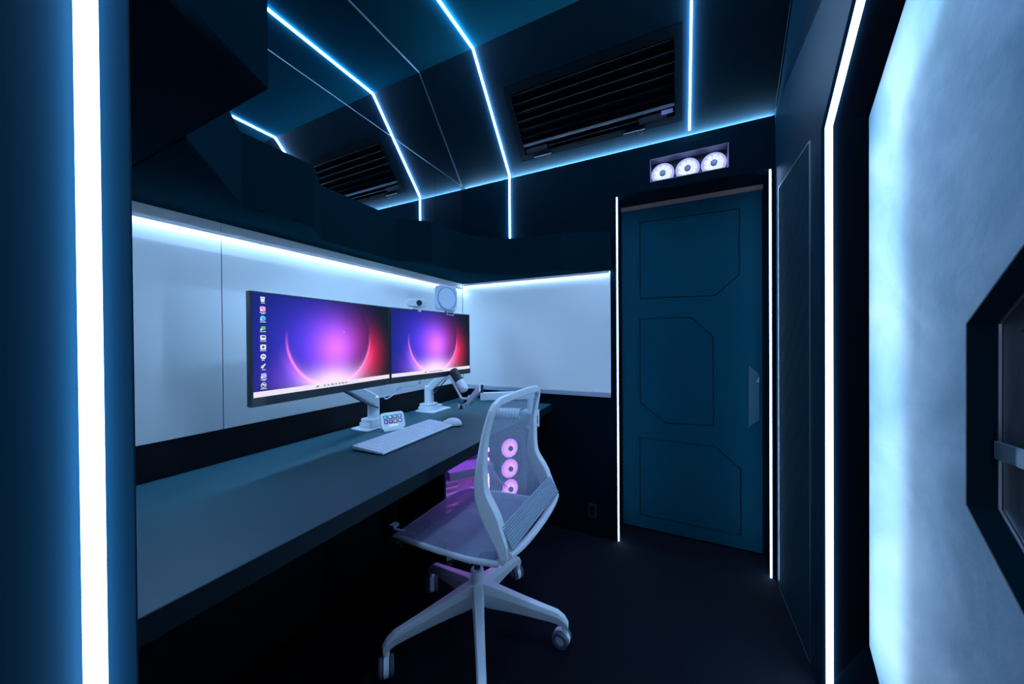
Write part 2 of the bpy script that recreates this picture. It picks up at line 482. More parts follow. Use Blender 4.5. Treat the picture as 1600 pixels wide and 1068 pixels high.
def led(label, P, side, nrm, wdt, mat, group=None, thick=0.006, hood=None):
    st = thing('led_strip', tuple(P[-1]), label, 'light strip', group)
    obj('channel', strip_run(bm_new(), P, side, nrm, max(0.003, wdt - 0.004), 0.0, 0.003), M['white_plastic'], st)
    obj('diffuser', strip_run(bm_new(), P, side, nrm, wdt, 0.003, thick), mat, st)
    if hood: obj('cover_lip', add_box(bm_new(), *hood), M['white_plastic'], st)
    return st

nslope = nin * sgn
X1 = (1, 0, 0)
led('wide vertical light strip on the near left partition', [(-0.53, 0.1203, 1.606), (-0.53, 0.1203, 0.0)], [(0, 1, 0)], [X1], 0.0140, M['led_pillar'], thick=0.010)
led('bent ceiling light strip running left of the air vent', [(-1.022, 0.333, ZC), (-1.022, YC, ZC), (-1.022, YB - 0.003, ZS + 0.003)], [X1, X1], [(0, 0, -1), nslope], 0.0095, M['led_main'], thick=0.010)
led('short vertical light strip on the back wall above the shelf', [(-1.022, YB, ZS - 0.004), (-1.022, YB, 1.84)], [X1], [(0, -1, 0)], 0.0085, M['led_main'], thick=0.008)
led('ceiling light strip right of the air vent, above the fans', [(0.060, YF, ZC), (0.060, YC, ZC), (0.060, YB - 0.003, ZS + 0.003)], [X1, X1], [(0, 0, -1), nslope], 0.0095, M['led_main'], thick=0.010)
# cove behind the top of the back wall
led('hidden cove light strip glowing along top of the back wall', [(-1.40, YB + 0.012, 2.285), (0.43, YB + 0.012, 2.285)], [(0, 1, 0)], [(0, 0, 1)], 0.008, M['led_cove'], thick=0.005)
# over the whiteboards
def milky(name, col, t):
    mt, N, L = newmat(name)
    N.remove(N['Principled BSDF'])
    a = N.new('ShaderNodeBsdfDiffuse'); a.inputs[0].default_value = (*col, 1)
    b = N.new('ShaderNodeBsdfTranslucent'); b.inputs[0].default_value = (*t, 1)
    ad = N.new('ShaderNodeAddShader'); L.new(a.outputs[0], ad.inputs[0]); L.new(b.outputs[0], ad.inputs[1])
    L.new(ad.outputs[0], N['Material Output'].inputs['Surface'])
    return mt
M['milky'] = milky('milky_cover', (0.4, 0.4, 0.4), (0.12, 0.12, 0.12))
M['led_board_back'] = emis('led_board_back', LED_BOARD * 0.55)
def valance_led(label, lamp, cover, mat):
    st = thing('led_strip', tuple(lamp[0]), label, 'light strip')
    obj('diffuser', add_box(bm_new(), *lamp), mat, st)
    bm = bm_new()
    for c in cover: add_box(bm, *c)
    obj('cover_channel', bm, M['milky'], st)
valance_led('long light strip along the left whiteboard under the shelf', ((-1.4095, 0.16, 1.566), (-1.3925, 2.06, 1.571)),
    [((-1.4098, 0.16, 1.5715), (-1.3885, 2.06, 1.5735)), ((-1.3905, 0.16, 1.560), (-1.3885, 2.06, 1.5715))], M['led_board'])
valance_led('light strip along top of the back whiteboard', ((-1.385, YB - 0.0235, 1.594), (-0.362, YB - 0.0065, 1.599)),
    [((-1.385, YB - 0.0275, 1.5995), (-0.362, YB - 0.0062, 1.6015)), ((-1.385, YB - 0.0275, 1.588), (-0.362, YB - 0.0255, 1.5995))], M['led_board_back'])
# door jambs
led('thin vertical light strip in the left door jamb', [(DX0, YB + 0.008, DZ - 0.002), (DX0, YB + 0.008, 0.0)], [(0, 1, 0)], [(1, 0, 0)], 0.009, M['led_door'], thick=0.005)
led('thin vertical light strip in the right door jamb', [(DX1, YB + 0.010, DZ - 0.002), (DX1, YB + 0.010, 0.0)], [(0, 1, 0)], [(-1, 0, 0)], 0.009, M['led_door'], thick=0.005)
# right portal strip
t = 0.0175; kk = t * math.tan(math.radians(22.5))
sx = XR + t
bandn = Vector((-1, -1, 0)).normalized()
P = [(sx, PY1 - t, 0.0), (sx, PY1 - t, PZ - kk), (sx, PY1 - CH - kk, PZ + CH - t), (sx, PY0 + CH + kk, PZ + CH - t)]
led('bright light strip framing the octagonal niche on the right wall', P,
    [(1, -1, 0), (1, -0.707, -0.707), (1, 0, -1)], [(-1, -1, 0), (-1, -0.707, -0.707), (-1, 0, -1)], 0.018, M['led_right'], thick=0.006)

# ------------------------------------------------------------------ left wall fittings
SEAM = 2.32
def mirror(label, pts, group=None):
    bm = prism(bm_new(), pts, 0.002, 0.010, frame((-1.42, 0, 0), (0, 1, 0), (0, 0, 1)))
    return tag(obj('mirror_sheet', bm, M['mirror']), label, 'mirror', group)
mirror('upper mirror sheet on the left wall reaching the sloped ceiling', [(0.335, SEAM + 0.002), (YB - 0.003, SEAM + 0.002), (YC, ZC - 0.001), (0.335, ZC - 0.001)])
mirror('long lower mirror sheet on the left wall above the shelf', [(0.335, 1.835), (1.773, 1.835), (1.773, SEAM - 0.002), (0.335, SEAM - 0.002)])
mirror('narrow lower mirror sheet in the back left corner', [(1.776, 1.835), (YB - 0.002, 1.835), (YB - 0.002, SEAM - 0.002), (1.776, SEAM - 0.002)])
# thin metal seams
bm = bm_new(); add_box(bm, (-1.4195, 0.335, SEAM - 0.0013), (-1.4085, YB - 0.002, SEAM + 0.0013)); o = struct(obj('trim_3', bm, M['alu'])); o['label'] = 'thin metal seam between mirror sheets'
bm = bm_new()
strip_run(bm, [(-1.407, 0.335, ZC), (-1.407, YC, ZC), (-1.407, YB, ZS)], [X1, X1], [(0, 0, -1), nslope], 0.0022, 0.0, 0.002)
o = struct(obj('trim_4', bm, M['alu'])); o['label'] = 'thin metal edge between ceiling and mirror'
bm = bm_new()
strip_run(bm, [(0.433, YC, ZC), (0.433, YB, ZS)], [X1], [nslope], 0.0018, 0.0, 0.002)
o = struct(obj('trim_5', bm, M['alu'])); o['label'] = 'thin metal edge between sloped ceiling and right wall'

# overhead faceted cabinet next to the partition, and the zigzag shelf
bm = prism(bm_new(), [(-0.509, 0.155), (-0.532, 0.198), (-0.597, 0.329), (-1.418, 0.329), (-1.418, 0.155)], 1.61, ZC - 0.001)
tag(obj('overhead_cabinet', bm, M['shelf_paint'], bevel=0.0015, seg=1), 'tall dark faceted cabinet hanging from the ceiling at upper left', 'cabinet')
plan = [(-1.418, 0.331), (-0.884, 0.331), (-1.175, 0.567), (-1.172, 0.795), (-1.293, 0.900), (-1.296, 1.316), (-1.172, 1.442)]
plan += [(-1.164, 1.58), (-1.13, 1.71), (-1.05, 1.83), (-0.93, 1.905), (-0.80, 1.937), (-0.62, 1.945), (-0.50, 1.99), (-0.355, 2.05), (-0.355, 2.082), (-1.418, 2.082)]
tag(obj('wall_shelf', prism(bm_new(), plan, 1.61, 1.83), M['shelf_paint'], bevel=0.0015, seg=1), 'dark zigzag overhead shelf wrapping the corner above the whiteboards', 'shelf')

# whiteboards
bm = add_box(bm_new(), (-1.419, 0.16, 0.90), (-1.410, 0.617, 1.609))
tag(obj('whiteboard', bm, M['board'], bevel=0.001, seg=1), 'left whiteboard panel nearest the camera, left of the monitors', 'whiteboard')
bm = add_box(bm_new(), (-1.419, 0.619, 0.90), (-1.410, 2.074, 1.609))
tag(obj('whiteboard', bm, M['board'], bevel=0.001, seg=1), 'long whiteboard panel on the left wall behind the two monitors', 'whiteboard')
bw = thing('whiteboard', (-0.88, YB, 0.85), 'whiteboard on the back wall between corner and door', 'whiteboard')
box('panel', (-1.409, YB - 0.006, 0.880), (-0.360, YB - 0.0005, 1.609), M['board'], bw, bevel=0.001)
box('ledge', (-1.409, YB - 0.014, 0.852), (-0.360, YB - 0.0005, 0.879), pbr('ledge_grey', (0.30, 0.36, 0.42), 0.5), bw, bevel=0.002)

# desk
dk = tag(box('desk', (-1.419, 0.156, 0.742), (-0.7315, YB - 0.001, 0.785), M['desk'], bevel=0.001), 'long dark wall-to-wall desk under the whiteboards', 'desk')
DT = 0.785
box('edge_band', (-0.7314, 0.156, 0.7405), (-0.730, YB - 0.001, 0.7845), pbr('edge_band_black', (0.003, 0.011, 0.016), 0.5, spec=0.1), dk)

# ------------------------------------------------------------------ door
d = thing('door_1', (0.05, 2.30, 0.0), None, None); d['kind'] = 'structure'
DY = 2.283                                         # face of the leaf
DF = frame((0, DY, 0), (1, 0, 0), (0, 0, 1))       # n = -y
C = Vector((0, 0, 1.2))
def px_on(px, py, ax, val):
    v = r2 * ((px - 800) / FPX) - u2 * ((py - 534) / FPX) + fw
    t_ = (val - C[ax]) / v[ax]
    return C + v * t_
def dpt(px, py):
    p = px_on(px, py, 1, DY); return (p.x, p.z)
p1 = [(999.7, 347), (1155.9, 325), (1155.9, 428.8), (1117.6, 462), (999.7, 467)]
p2 = [(999.7, 497.8), (1080, 494.7), (1114.5, 524.8), (1115.7, 665.3), (1039, 661), (999.7, 628)]
p3 = [(999.7, 683), (1117.6, 696.7), (1158.4, 733), (1158.4, 836.6), (999.7, 804)]
panels = [[dpt(*q) for q in pp] for pp in (p1, p2, p3)]
def snap(P, gx=True):
    xs = sorted(p[0] for p in P); x0 = xs[0]
    return [(x0 if abs(p[0] - x0) < 0.03 else p[0], p[1]) for p in P]
panels = [snap(P) for P in panels]
def inset(P, s):
    cx = sum(p[0] for p in P) / len(P); cy = sum(p[1] for p in P) / len(P)
    out = []
    n = len(P)
    for i in range(n):
        a, b, c = Vector(P[i - 1]), Vector(P[i]), Vector(P[(i + 1) % n])
        e1 = (b - a).normalized(); e2 = (c - b).normalized()
        n1 = Vector((e1.y, -e1.x)); n2 = Vector((e2.y, -e2.x))
        if n1.dot(Vector((cx, cy)) - b) < 0: n1 = -n1
        if n2.dot(Vector((cx, cy)) - b) < 0: n2 = -n2
        bis = (n1 + n2).normalized(); out.append(tuple(b + bis * s / max(0.3, bis.dot(n1))))
    return out
lx0, lx1 = DX0 + 0.004, DX1 - 0.004
leaf = plate([(lx0, 0.012), (lx1, 0.012), (lx1, 2.012), (lx0, 2.012)], panels, -0.010, 0.0, DF)
obj('door_skin', leaf, M['door_paint'], d)
box('door_core', (lx0, DY + 0.010, 0.012), (lx1, DY + 0.045, 2.012), M['black'], d)
for P in panels:
    obj('door_panel', prism(bm_new(), inset(P, 0.004), -0.010, 0.001, DF), M['door_paint'], d, bevel=0.002)
hd = [dpt(1169, 570), dpt(1186, 583), dpt(1186.5, 655), dpt(1169, 668)]
obj('pull_plate', prism(bm_new(), hd, 0.0, 0.006, DF), pbr('pull_plate', (0.008, 0.058, 0.085), 0.4, spec=0.15), d, bevel=0.001)
tri = [dpt(1181, 596), dpt(1185.5, 588), dpt(1185.5, 597)]
obj('pull_catch', prism(bm_new(), tri, 0.006, 0.010, DF), M['alu_dark'], d)
tag(box('door_header', (DX0 + 0.001, DY - 0.012, 2.0125), (DX1 - 0.001, DY + 0.03, 2.0365), M['wood_raw'], d), 'raw reddish wooden header strip')

# wall outlet
ot = px_on(926, 797, 1, YB)
out = thing('wall_outlet', (ot.x, YB, ot.z - 0.04), 'small dark outlet plate low on the back wall left of the door', 'outlet')
obj('cover_plate', prism(bm_new(), rounded(0.050, 0.085, 0.006, 3, ot.x, ot.z), 0, 0.006, BW), M['black_plastic'], out, bevel=0.001)
obj('socket_face', prism(bm_new(), rounded(0.026, 0.056, 0.004, 3, ot.x, ot.z), 0.006, 0.009, BW), M['vent'], out)

# ------------------------------------------------------------------ fan light above the door
fl = thing('fan_fixture', (0.05, YB, FZ0), 'recessed box with three glowing white fans above the door', 'fan light')
fd = 0.058
bm = bm_new()
add_box(bm, (FX0, YB + fd, FZ0), (FX1, YB + fd + 0.02, FZ1))
obj('back_plate', bm, M['black_plastic'], fl)
bm = bm_new()
tk = 0.003
add_box(bm, (FX0, YB - 0.002, FZ1 - tk), (FX1, YB + fd, FZ1)); add_box(bm, (FX0, YB - 0.002, FZ0), (FX1, YB + fd, FZ0 + tk))
add_box(bm, (FX0, YB - 0.002, FZ0 + tk), (FX0 + tk, YB + fd, FZ1 - tk)); add_box(bm, (FX1 - tk, YB - 0.002, FZ0 + tk), (FX1, YB + fd, FZ1 - tk))
obj('box_liner', bm, pbr('liner', (0.14, 0.14, 0.22), 0.4), fl)
M['fan_ring'] = glow('fan_glow_outer', (0.42, 0.46, 1.0), 1.0)
M['fan_core'] = glow('fan_glow_core', (0.80, 0.88, 1.0), 1.6)
M['fan_mid'] = glow('fan_glow_mid', (0.60, 0.68, 1.0), 1.3)
def fan(parent, c, R, ax, mats, seg=36):
    """ring-lit case fan: frame disc, luminous blades, hub with spokes; ax points at the viewer"""
    ax = Vector(ax).normalized(); c = Vector(c)
    q = Vector((0, 0, 1)).rotation_difference(ax).to_matrix()
    bm = bm_new(); lathe(bm, [(0, 0.0), (R, 0.0), (R, 0.004), (R * 0.985, 0.006), (0, 0.006)], c, ax, seg)
    fr = obj('fan_diffuser', bm, mats[0], parent)
    bm = bm_new()
    nb = 9
    for b_ in range(nb):
        prev = None
        for s_ in range(7):
            rr = R * (0.30 + 0.50 * s_ / 6); a0 = 2 * PI * b_ / nb + 0.5 * s_ / 6
            wa = 0.60
            vs = [bm.verts.new(c + q @ Vector((rr * math.cos(a), rr * math.sin(a), h))) for a, h in ((a0, 0.008), (a0 + wa / 2, 0.0105), (a0 + wa, 0.013))]
            if prev:
                bm.faces.new((prev[0], prev[1], vs[1], vs[0])); bm.faces.new((prev[1], prev[2], vs[2], vs[1]))
            prev = vs
    obj('fan_blades', bm, mats[1], fr)
    bm = bm_new(); lathe(bm, [(0, 0.006), (R * 0.62, 0.006), (R * 0.60, 0.0075), (0, 0.0075)], c, ax, seg)
    obj('fan_core', bm, mats[2], fr)
    bm = bm_new(); lathe(bm, [(R * 0.27, 0.007), (R * 0.27, 0.018), (R * 0.24, 0.021), (0, 0.021)], c, ax, 24)
    hb = obj('fan_hub', bm, mats[3], fr)
    bm = bm_new()
    for s_ in range(8):
        a = 2 * PI * s_ / 8
        add_box(bm, (R * 0.04, -R * 0.028, 0.021), (R * 0.23, R * 0.028, 0.0225), Matrix.Translation(c) @ (q @ Matrix.Rotation(a, 3, 'Z')).to_4x4())
    obj('hub_spokes', bm, mats[4], fr)
    return fr
M['hub'] = pbr('fan_hub', (0.10, 0.15, 0.28), 0.4)
M['hub_spoke'] = pbr('fan_hub_spoke', (0.8, 0.85, 0.95), 0.5)
for i in range(3):
    fan(fl, (FX0 + 0.063 + 0.126 * i, YB + fd - 0.001, (FZ0 + FZ1) / 2 - 0.006), 0.060, (0, -1, 0), (M['fan_ring'], M['fan_mid'], M['fan_core'], M['hub'], M['hub_spoke']))

# ------------------------------------------------------------------ air vent in the sloped ceiling
vt = thing('air_vent', tuple(SL @ Vector(((VU0 + VU1) / 2, VV1, 0))), 'large dark louvred air vent in the sloped ceiling', 'vent')
def sv(bm, u0, v0, u1, v1, d0, d1): return add_box(bm, (u0, v0, min(d0 * sgn, d1 * sgn)), (u1, v1, max(d0 * sgn, d1 * sgn)), SL)
obj('vent_frame', plate([(VU0 + 0.002, VV0 + 0.002), (VU1 - 0.002, VV0 + 0.002), (VU1 - 0.002, VV1 - 0.002), (VU0 + 0.002, VV1 - 0.002)], [[(VU0 + 0.035, VV0 + 0.045), (VU1 - 0.035, VV0 + 0.045), (VU1 - 0.035, VV1 - 0.030), (VU0 + 0.035, VV1 - 0.030)]], -0.004 * sgn, 0.002 * sgn, SL), M['vent'], vt)
obj('vent_backing', sv(bm_new(), VU0, VV0, VU1, VV1, -0.10, -0.095), M['black'], vt)
for vv in (0.285, 0.330, 0.375, 0.420, 0.465, 0.510):
    mx = SL @ Matrix.Translation((0, vv, -0.018 * sgn)) @ Matrix.Rotation(math.radians(-38 * sgn), 4, 'X')
    obj('slat', add_box(bm_new(), (VU0 + 0.036, -0.022, -0.0015), (VU1 - 0.036, 0.022, 0.0015), mx), M['vent'], vt, bevel=0.0008, seg=1)
tag(obj('slat_bar', sv(bm_new(), VU0 + 0.035, 0.532, VU1 - 0.035, 0.546, -0.012, 0.001), M['vent_bar'], vt, bevel=0.001), 'paler lower bar of the vent')
obj('rail', sv(bm_new(), VU0 + 0.035, 0.572, VU1 - 0.035, 0.576, -0.02, -0.012), M['alu_dark'], vt)
for uu in (-0.80, -0.12):
    obj('bracket', sv(bm_new(), uu - 0.07, 0.562, uu + 0.07, 0.600, -0.03, -0.006), M['black_plastic'], vt, bevel=0.002)
tag(obj('label_plate', sv(bm_new(), -0.075, 0.554, -0.020, 0.574, -0.006, -0.003), pbr('label_plate', (0.40, 0.36, 0.62), 0.35), vt), 'small lilac label plate')
for uu, lbl in ((-0.765, 0), (-0.215, 1)):
    obj('latch_bar', sv(bm_new(), uu - 0.06, VV1 - 0.008, uu + 0.055, VV1 - 0.003, 0.002, 0.005), M['alu'], vt)
    bm = bm_new()
    cpt = SL @ Vector((uu + 0.03, VV1 + 0.004, 0.004 * sgn))
    ringp = [cpt + SL.to_3x3() @ Vector((0.012 * math.cos(a), 0.012 * math.sin(a), 0)) for a in [2 * PI * t_ / 20 for t_ in range(21)]]
    tube(bm, ringp, 0.0016, 6, 0)
    obj('pull_ring', bm, M['black_plastic'], vt)

# ------------------------------------------------------------------ monitors
def screen_mat():
    mt, N, L = newmat('screen_wallpaper')
    N.remove(N['Principled BSDF'])
    uv = N.new('ShaderNodeUVMap')
    sp = N.new('ShaderNodeSeparateXYZ'); L.new(uv.outputs[0], sp.inputs[0])
    def mth(op, a, b=None, c=None):
        n = N.new('ShaderNodeMath'); n.operation = op
        for i, x in enumerate((a, b, c)):
            if x is None: continue
            if isinstance(x, (int, float)): n.inputs[i].default_value = x
            else: L.new(x, n.inputs[i])
        return n.outputs[0]
    u, v = sp.outputs[0], sp.outputs[1]
    X = mth('MULTIPLY', mth('SUBTRACT', u, 0.49), 1.74)
    Y = mth('SUBTRACT', 0.56, v)              # positive downwards, 0 at v=.56
    def gauss(cx, cy, sx, sy):
        a = mth('DIVIDE', mth('SUBTRACT', X, cx), sx); b = mth('DIVIDE', mth('SUBTRACT', Y, cy), sy)
        return mth('EXPONENT', mth('MULTIPLY', mth('ADD', mth('MULTIPLY', a, a), mth('MULTIPLY', b, b)), -1.0))
    def sstep(x, a, b):
        n = N.new('ShaderNodeMapRange'); n.interpolation_type = 'SMOOTHSTEP'
        L.new(x, n.inputs[0]); n.inputs[1].default_value = a; n.inputs[2].default_value = b; return n.outputs[0]
    r = mth('SQRT', mth('ADD', mth('MULTIPLY', X, X), mth('MULTIPLY', Y, Y)))
    dr = mth('DIVIDE', mth('SUBTRACT', r, 0.54), 0.013)
    arc = mth('MULTIPLY', mth('EXPONENT', mth('MULTIPLY', mth('MULTIPLY', dr, dr), -1.0)), sstep(Y, -0.12, 0.25))
    dh = mth('DIVIDE', mth('SUBTRACT', r, 0.56), 0.07)
    halo = mth('MULTIPLY', mth('EXPONENT', mth('MULTIPLY', mth('MULTIPLY', dh, dh), -1.0)), sstep(Y, 0.02, 0.45))
    out = sstep(r, 0.53, 0.56)
    terms = [
        (sstep(u, 1.0, 0.0), (0.010, 0.022, 0.20)),
        (sstep(u, 0.0, 1.0), (0.006, 0.016, 0.035)),
        (gauss(-0.22, 0.05, 0.42, 0.42), (0.05, 0.03, 0.70)),
        (gauss(0.03, 0.10, 0.27, 0.30), (0.62, 0.10, 0.80)),
        (gauss(0.05, 0.12, 0.17, 0.19), (0.20, 0.06, 0.20)),
        (mth('MULTIPLY', gauss(0.50, 0.22, 0.20, 0.26), out), (0.75, 0.005, 0.03)),
        (gauss(0.36, 0.05, 0.22, 0.30), (0.16, 0.0, 0.04)),
        (mth('MULTIPLY', gauss(-0.45, 0.38, 0.25, 0.16), out), (0.10, 0.02, 0.35)),
        (arc, (1.0, 0.16, 0.42)),
        (halo, (0.30, 0.10, 0.30)),
        (gauss(0.0, 0.50, 0.34, 0.15), (1.0, 0.75, 1.0)),
    ]
    acc = None
    for f, c in terms:
        n = N.new('ShaderNodeVectorMath'); n.operation = 'SCALE'; n.inputs[0].default_value = c; L.new(f, n.inputs['Scale'])
        if acc is None: acc = n.outputs[0]
        else:
            ad = N.new('ShaderNodeVectorMath'); ad.operation = 'ADD'; L.new(acc, ad.inputs[0]); L.new(n.outputs[0], ad.inputs[1]); acc = ad.outputs[0]
    e = N.new('ShaderNodeEmission'); e.inputs[1].default_value = 1.0
    L.new(acc, e.inputs[0]); L.new(e.outputs[0], N['Material Output'].inputs['Surface'])
    return mt
M['screen'] = screen_mat()
M['taskbar'] = glow('taskbar', (0.86, 0.80, 0.92), 1.0)
def ecol(n, c): return glow(n, c, 1.0)
IC = {'white': ecol('icon_white', (0.8, 0.85, 1.0)), 'blue': ecol('icon_blue', (0.05, 0.35, 0.8)), 'cyan': ecol('icon_cyan', (0.15, 0.65, 0.85)), 'pink': ecol('icon_pink', (0.85, 0.35, 0.75)),
      'green': ecol('icon_green', (0.12, 0.6, 0.1)), 'lav': ecol('icon_lavender', (0.45, 0.5, 0.95)), 'dark': ecol('icon_dark', (0.04, 0.05, 0.12)), 'red': ecol('icon_red', (0.8, 0.15, 0.1)), 'yellow': ecol('icon_yellow', (0.85, 0.6, 0.1)), 'grey': ecol('icon_grey', (0.3, 0.32, 0.42))}

MZ0, MZ1 = 0.997, 1.358
def monitor(p0, p1, label, icons):
    """p0, p1: plan positions of the near and far lower corners of the front face"""
    p0 = Vector((p0[0], p0[1], MZ0)); p1 = Vector((p1[0], p1[1], MZ0))
    u = (p1 - p0).normalized(); W = (p1 - p0).length; H = MZ1 - MZ0
    F = frame(p0, u, (0, 0, 1))                       # n = u x z
    n = F.to_3x3() @ Vector((0, 0, 1)); s = 1 if n.x > 0 else -1
    t = thing('monitor', tuple((p0 + p1) / 2), label, 'monitor', 'pair of desk monitors')
    def b(lo, hi): 
        return add_box(bm_new(), (lo[0], lo[1], min(lo[2] * s, hi[2] * s)), (hi[0], hi[1], max(lo[2] * s, hi[2] * s)), F)
    obj('housing', b((0, 0, -0.022), (W, H, -0.001)), M['black_plastic'], t, bevel=0.0015)
    obj('back_cover', b((0.004, 0.004, -0.027), (W - 0.004, H - 0.004, -0.0225)), M['white_plastic'], t, bevel=0.001)
    chin, sd, tp = 0.078 * H, 0.006, 0.005
    obj('chin', b((0.0, 0.0, -0.001), (W, chin, 0.0012)), M['black_plastic'], t)
    tb = chin + 0.05 * H
    bm = bm_new()
    q = [(sd, chin), (W - sd, chin), (W - sd, H - tp), (sd, H - tp)]
    vs = [bm.verts.new(F @ Vector((x, y, 0.0002 * s))) for x, y in q]
    f = bm.faces.new(vs)
    lay = bm.loops.layers.uv.new('UVMap')
    for lp, uvc in zip(f.loops, ((0, 0), (1, 0), (1, 1), (0, 1))): lp[lay].uv = uvc
    sc = obj('screen', bm, M['screen'], t)
    tk_ = obj('taskbar', b((sd, chin + 0.0006, 0.0003), (W - sd, tb, 0.0006)), M['taskbar'], sc)
    bm = bm_new()
    cx = W * 0.5
    for k_, off in enumerate((-0.075, -0.045, -0.030, -0.012, 0.004, 0.02, 0.035, 0.05)):
        w_ = 0.004 if k_ % 3 else 0.006
        vv = [bm.verts.new(F @ Vector((cx + off + dx, (chin + tb) / 2 + dy, 0.0009 * s))) for dx, dy in ((-w_, -0.003), (w_, -0.003), (w_, 0.003), (-w_, 0.003))]
        bm.faces.new(vv)
    obj('taskbar_icons', bm, IC['grey'], sc)['kind'] = 'stuff'
    if icons:
        def poly(pts, mat, z):
            bm_ = bm_new(); bm_.faces.new([bm_.verts.new(F @ Vector((x, y, z * s))) for x, y in pts])
            return bm_, mat
        x0 = 0.036
        def circ(cx_, cy_, r_, n_=14): return [(cx_ + r_ * math.cos(2 * PI * i / n_), cy_ + r_ * math.sin(2 * PI * i / n_)) for i in range(n_)]
        def rect(cx_, cy_, w_, h_): return [(cx_ - w_ / 2, cy_ - h_ / 2), (cx_ + w_ / 2, cy_ - h_ / 2), (cx_ + w_ / 2, cy_ + h_ / 2), (cx_ - w_ / 2, cy_ + h_ / 2)]
        r_ = 0.0075
        ys = [H - 0.024 - 0.0302 * i for i in range(10)]
        shapes = [
            [([(x0 - 0.007, ys[0] + 0.008), (x0 - 0.005, ys[0] - 0.008), (x0 + 0.005, ys[0] - 0.008), (x0 + 0.007, ys[0] + 0.008)], 'white'), (rect(x0, ys[0] + 0.003, 0.010, 0.004), 'cyan')],
            [(rounded(0.017, 0.016, 0.004, 3, x0, ys[1]), 'pink'), (rect(x0 - 0.004, ys[1] - 0.004, 0.006, 0.005), 'white')],
            [(circ(x0, ys[2], 0.0085), 'cyan'), (circ(x0 + 0.001, ys[2] - 0.002, 0.0048), 'blue'), (rect(x0 - 0.005, ys[2] - 0.005, 0.005, 0.005), 'white')],
            [(rounded(0.014, 0.011, 0.004, 3, x0 + 0.001, ys[3]), 'green'), (rect(x0 - 0.005, ys[3] - 0.005, 0.006, 0.005), 'white')],
            [(rounded(0.017, 0.015, 0.003, 3, x0, ys[4]), 'white'), (rect(x0 + 0.001, ys[4] + 0.002, 0.011, 0.005), 'dark')],
            [(rounded(0.017, 0.016, 0.003, 3, x0, ys[5]), 'white'), (circ(x0, ys[5], 0.004), 'dark'), (circ(x0 + 0.004, ys[5] + 0.002, 0.002), 'yellow')],
            [(circ(x0, ys[6], 0.0085), 'white'), (circ(x0 - 0.002, ys[6] + 0.001, 0.0035), 'red'), (circ(x0 + 0.003, ys[6], 0.003), 'blue')],
            [([(x0 - 0.008, ys[7] - 0.004), (x0 - 0.002, ys[7] - 0.008), (x0 + 0.008, ys[7] + 0.008), (x0 + 0.002, ys[7] + 0.006)], 'white'), (rect(x0 - 0.004, ys[7], 0.006, 0.005), 'lav')],
            [(rounded(0.016, 0.015, 0.003, 3, x0 + 0.001, ys[8]), 'lav'), (rect(x0 - 0.005, ys[8] - 0.005, 0.006, 0.005), 'white')],
            [(circ(x0, ys[9], 0.0085), 'white'), (circ(x0, ys[9], 0.0068), 'dark'), (circ(x0 - 0.002, ys[9] + 0.002, 0.0028), 'white'), (circ(x0 + 0.003, ys[9], 0.0026), 'white')],
        ]
        for i, shp in enumerate(shapes):
            bm = bm_new(); mats = []
            for j, (pts, mk) in enumerate(shp):
                fc = bm.faces.new([bm.verts.new(F @ Vector((x, y, (0.0004 + 0.0002 * j) * s))) for x, y in pts])
                fc.material_index = len(mats); mats.append(IC[mk])
            wl = 0.010 if i in (0, 6, 7) else 0.018
            nl = 2 if i in (1, 8) else 1
            for l_ in range(nl):
                x = x0 - wl / 2 * (1 if l_ == 0 else 0.5)
                xe = x0 + wl / 2 * (1 if l_ == 0 else 0.5)
                while x < xe:
                    w_ = random.choice((0.0012, 0.0018, 0.0024)); h_ = random.choice((0.002, 0.0027))
                    yb = ys[i] - 0.0125 - 0.0036 * l_
                    fc = bm.faces.new([bm.verts.new(F @ Vector((xx, yy, 0.0004 * s))) for xx, yy in ((x, yb), (x + w_, yb), (x + w_, yb + h_), (x, yb + h_))])
                    fc.material_index = 0 if mats[0] is IC['white'] else len(mats)
                    x += w_ + 0.0007
            if mats[0] is not IC['white']: mats.append(IC['white'])
            obj('desktop_icon', bm, mats, sc)
        bm = bm_new()
        px_, py_ = W * 0.572, H * 0.66
        bm.faces.new([bm.verts.new(F @ Vector((px_ + a, py_ + b_, 0.0004 * s))) for a, b_ in ((0, 0.004), (0.003, -0.001), (0, -0.003))])
        obj('mouse_pointer', bm, IC['white'], sc)
    return t, F, s
m1 = monitor((-1.180, 0.589), (-1.2137, 1.184), 'near left monitor with a column of desktop icons', True)
m2 = monitor((-1.2133, 1.186), (-1.157, 1.780), 'far right monitor below the webcam, no desktop icons', False)

# monitor arms
def arm_box(bm, a, b, w_, h0, h1, thick_dir=None):
    """tapered bar from a to b, width w_, height h0 -> h1"""
    a, b = Vector(a), Vector(b); d_ = (b - a).normalized(); s_ = d_.cross(Vector((0, 0, 1))).normalized()
    v0 = [bm.verts.new(a + s_ * x * w_ / 2 + Vector((0, 0, z * h0 / 2))) for x, z in ((-1, -1), (1, -1), (1, 1), (-1, 1))]
    v1 = [bm.verts.new(b + s_ * x * w_ / 2 + Vector((0, 0, z * h1 / 2))) for x, z in ((-1, -1), (1, -1), (1, 1), (-1, 1))]
    bm.faces.new(v0[::-1]); bm.faces.new(v1)
    for i in range(4): bm.faces.new((v0[i], v0[(i + 1) % 4], v1[(i + 1) % 4], v1[i]))
    return fix(bm)

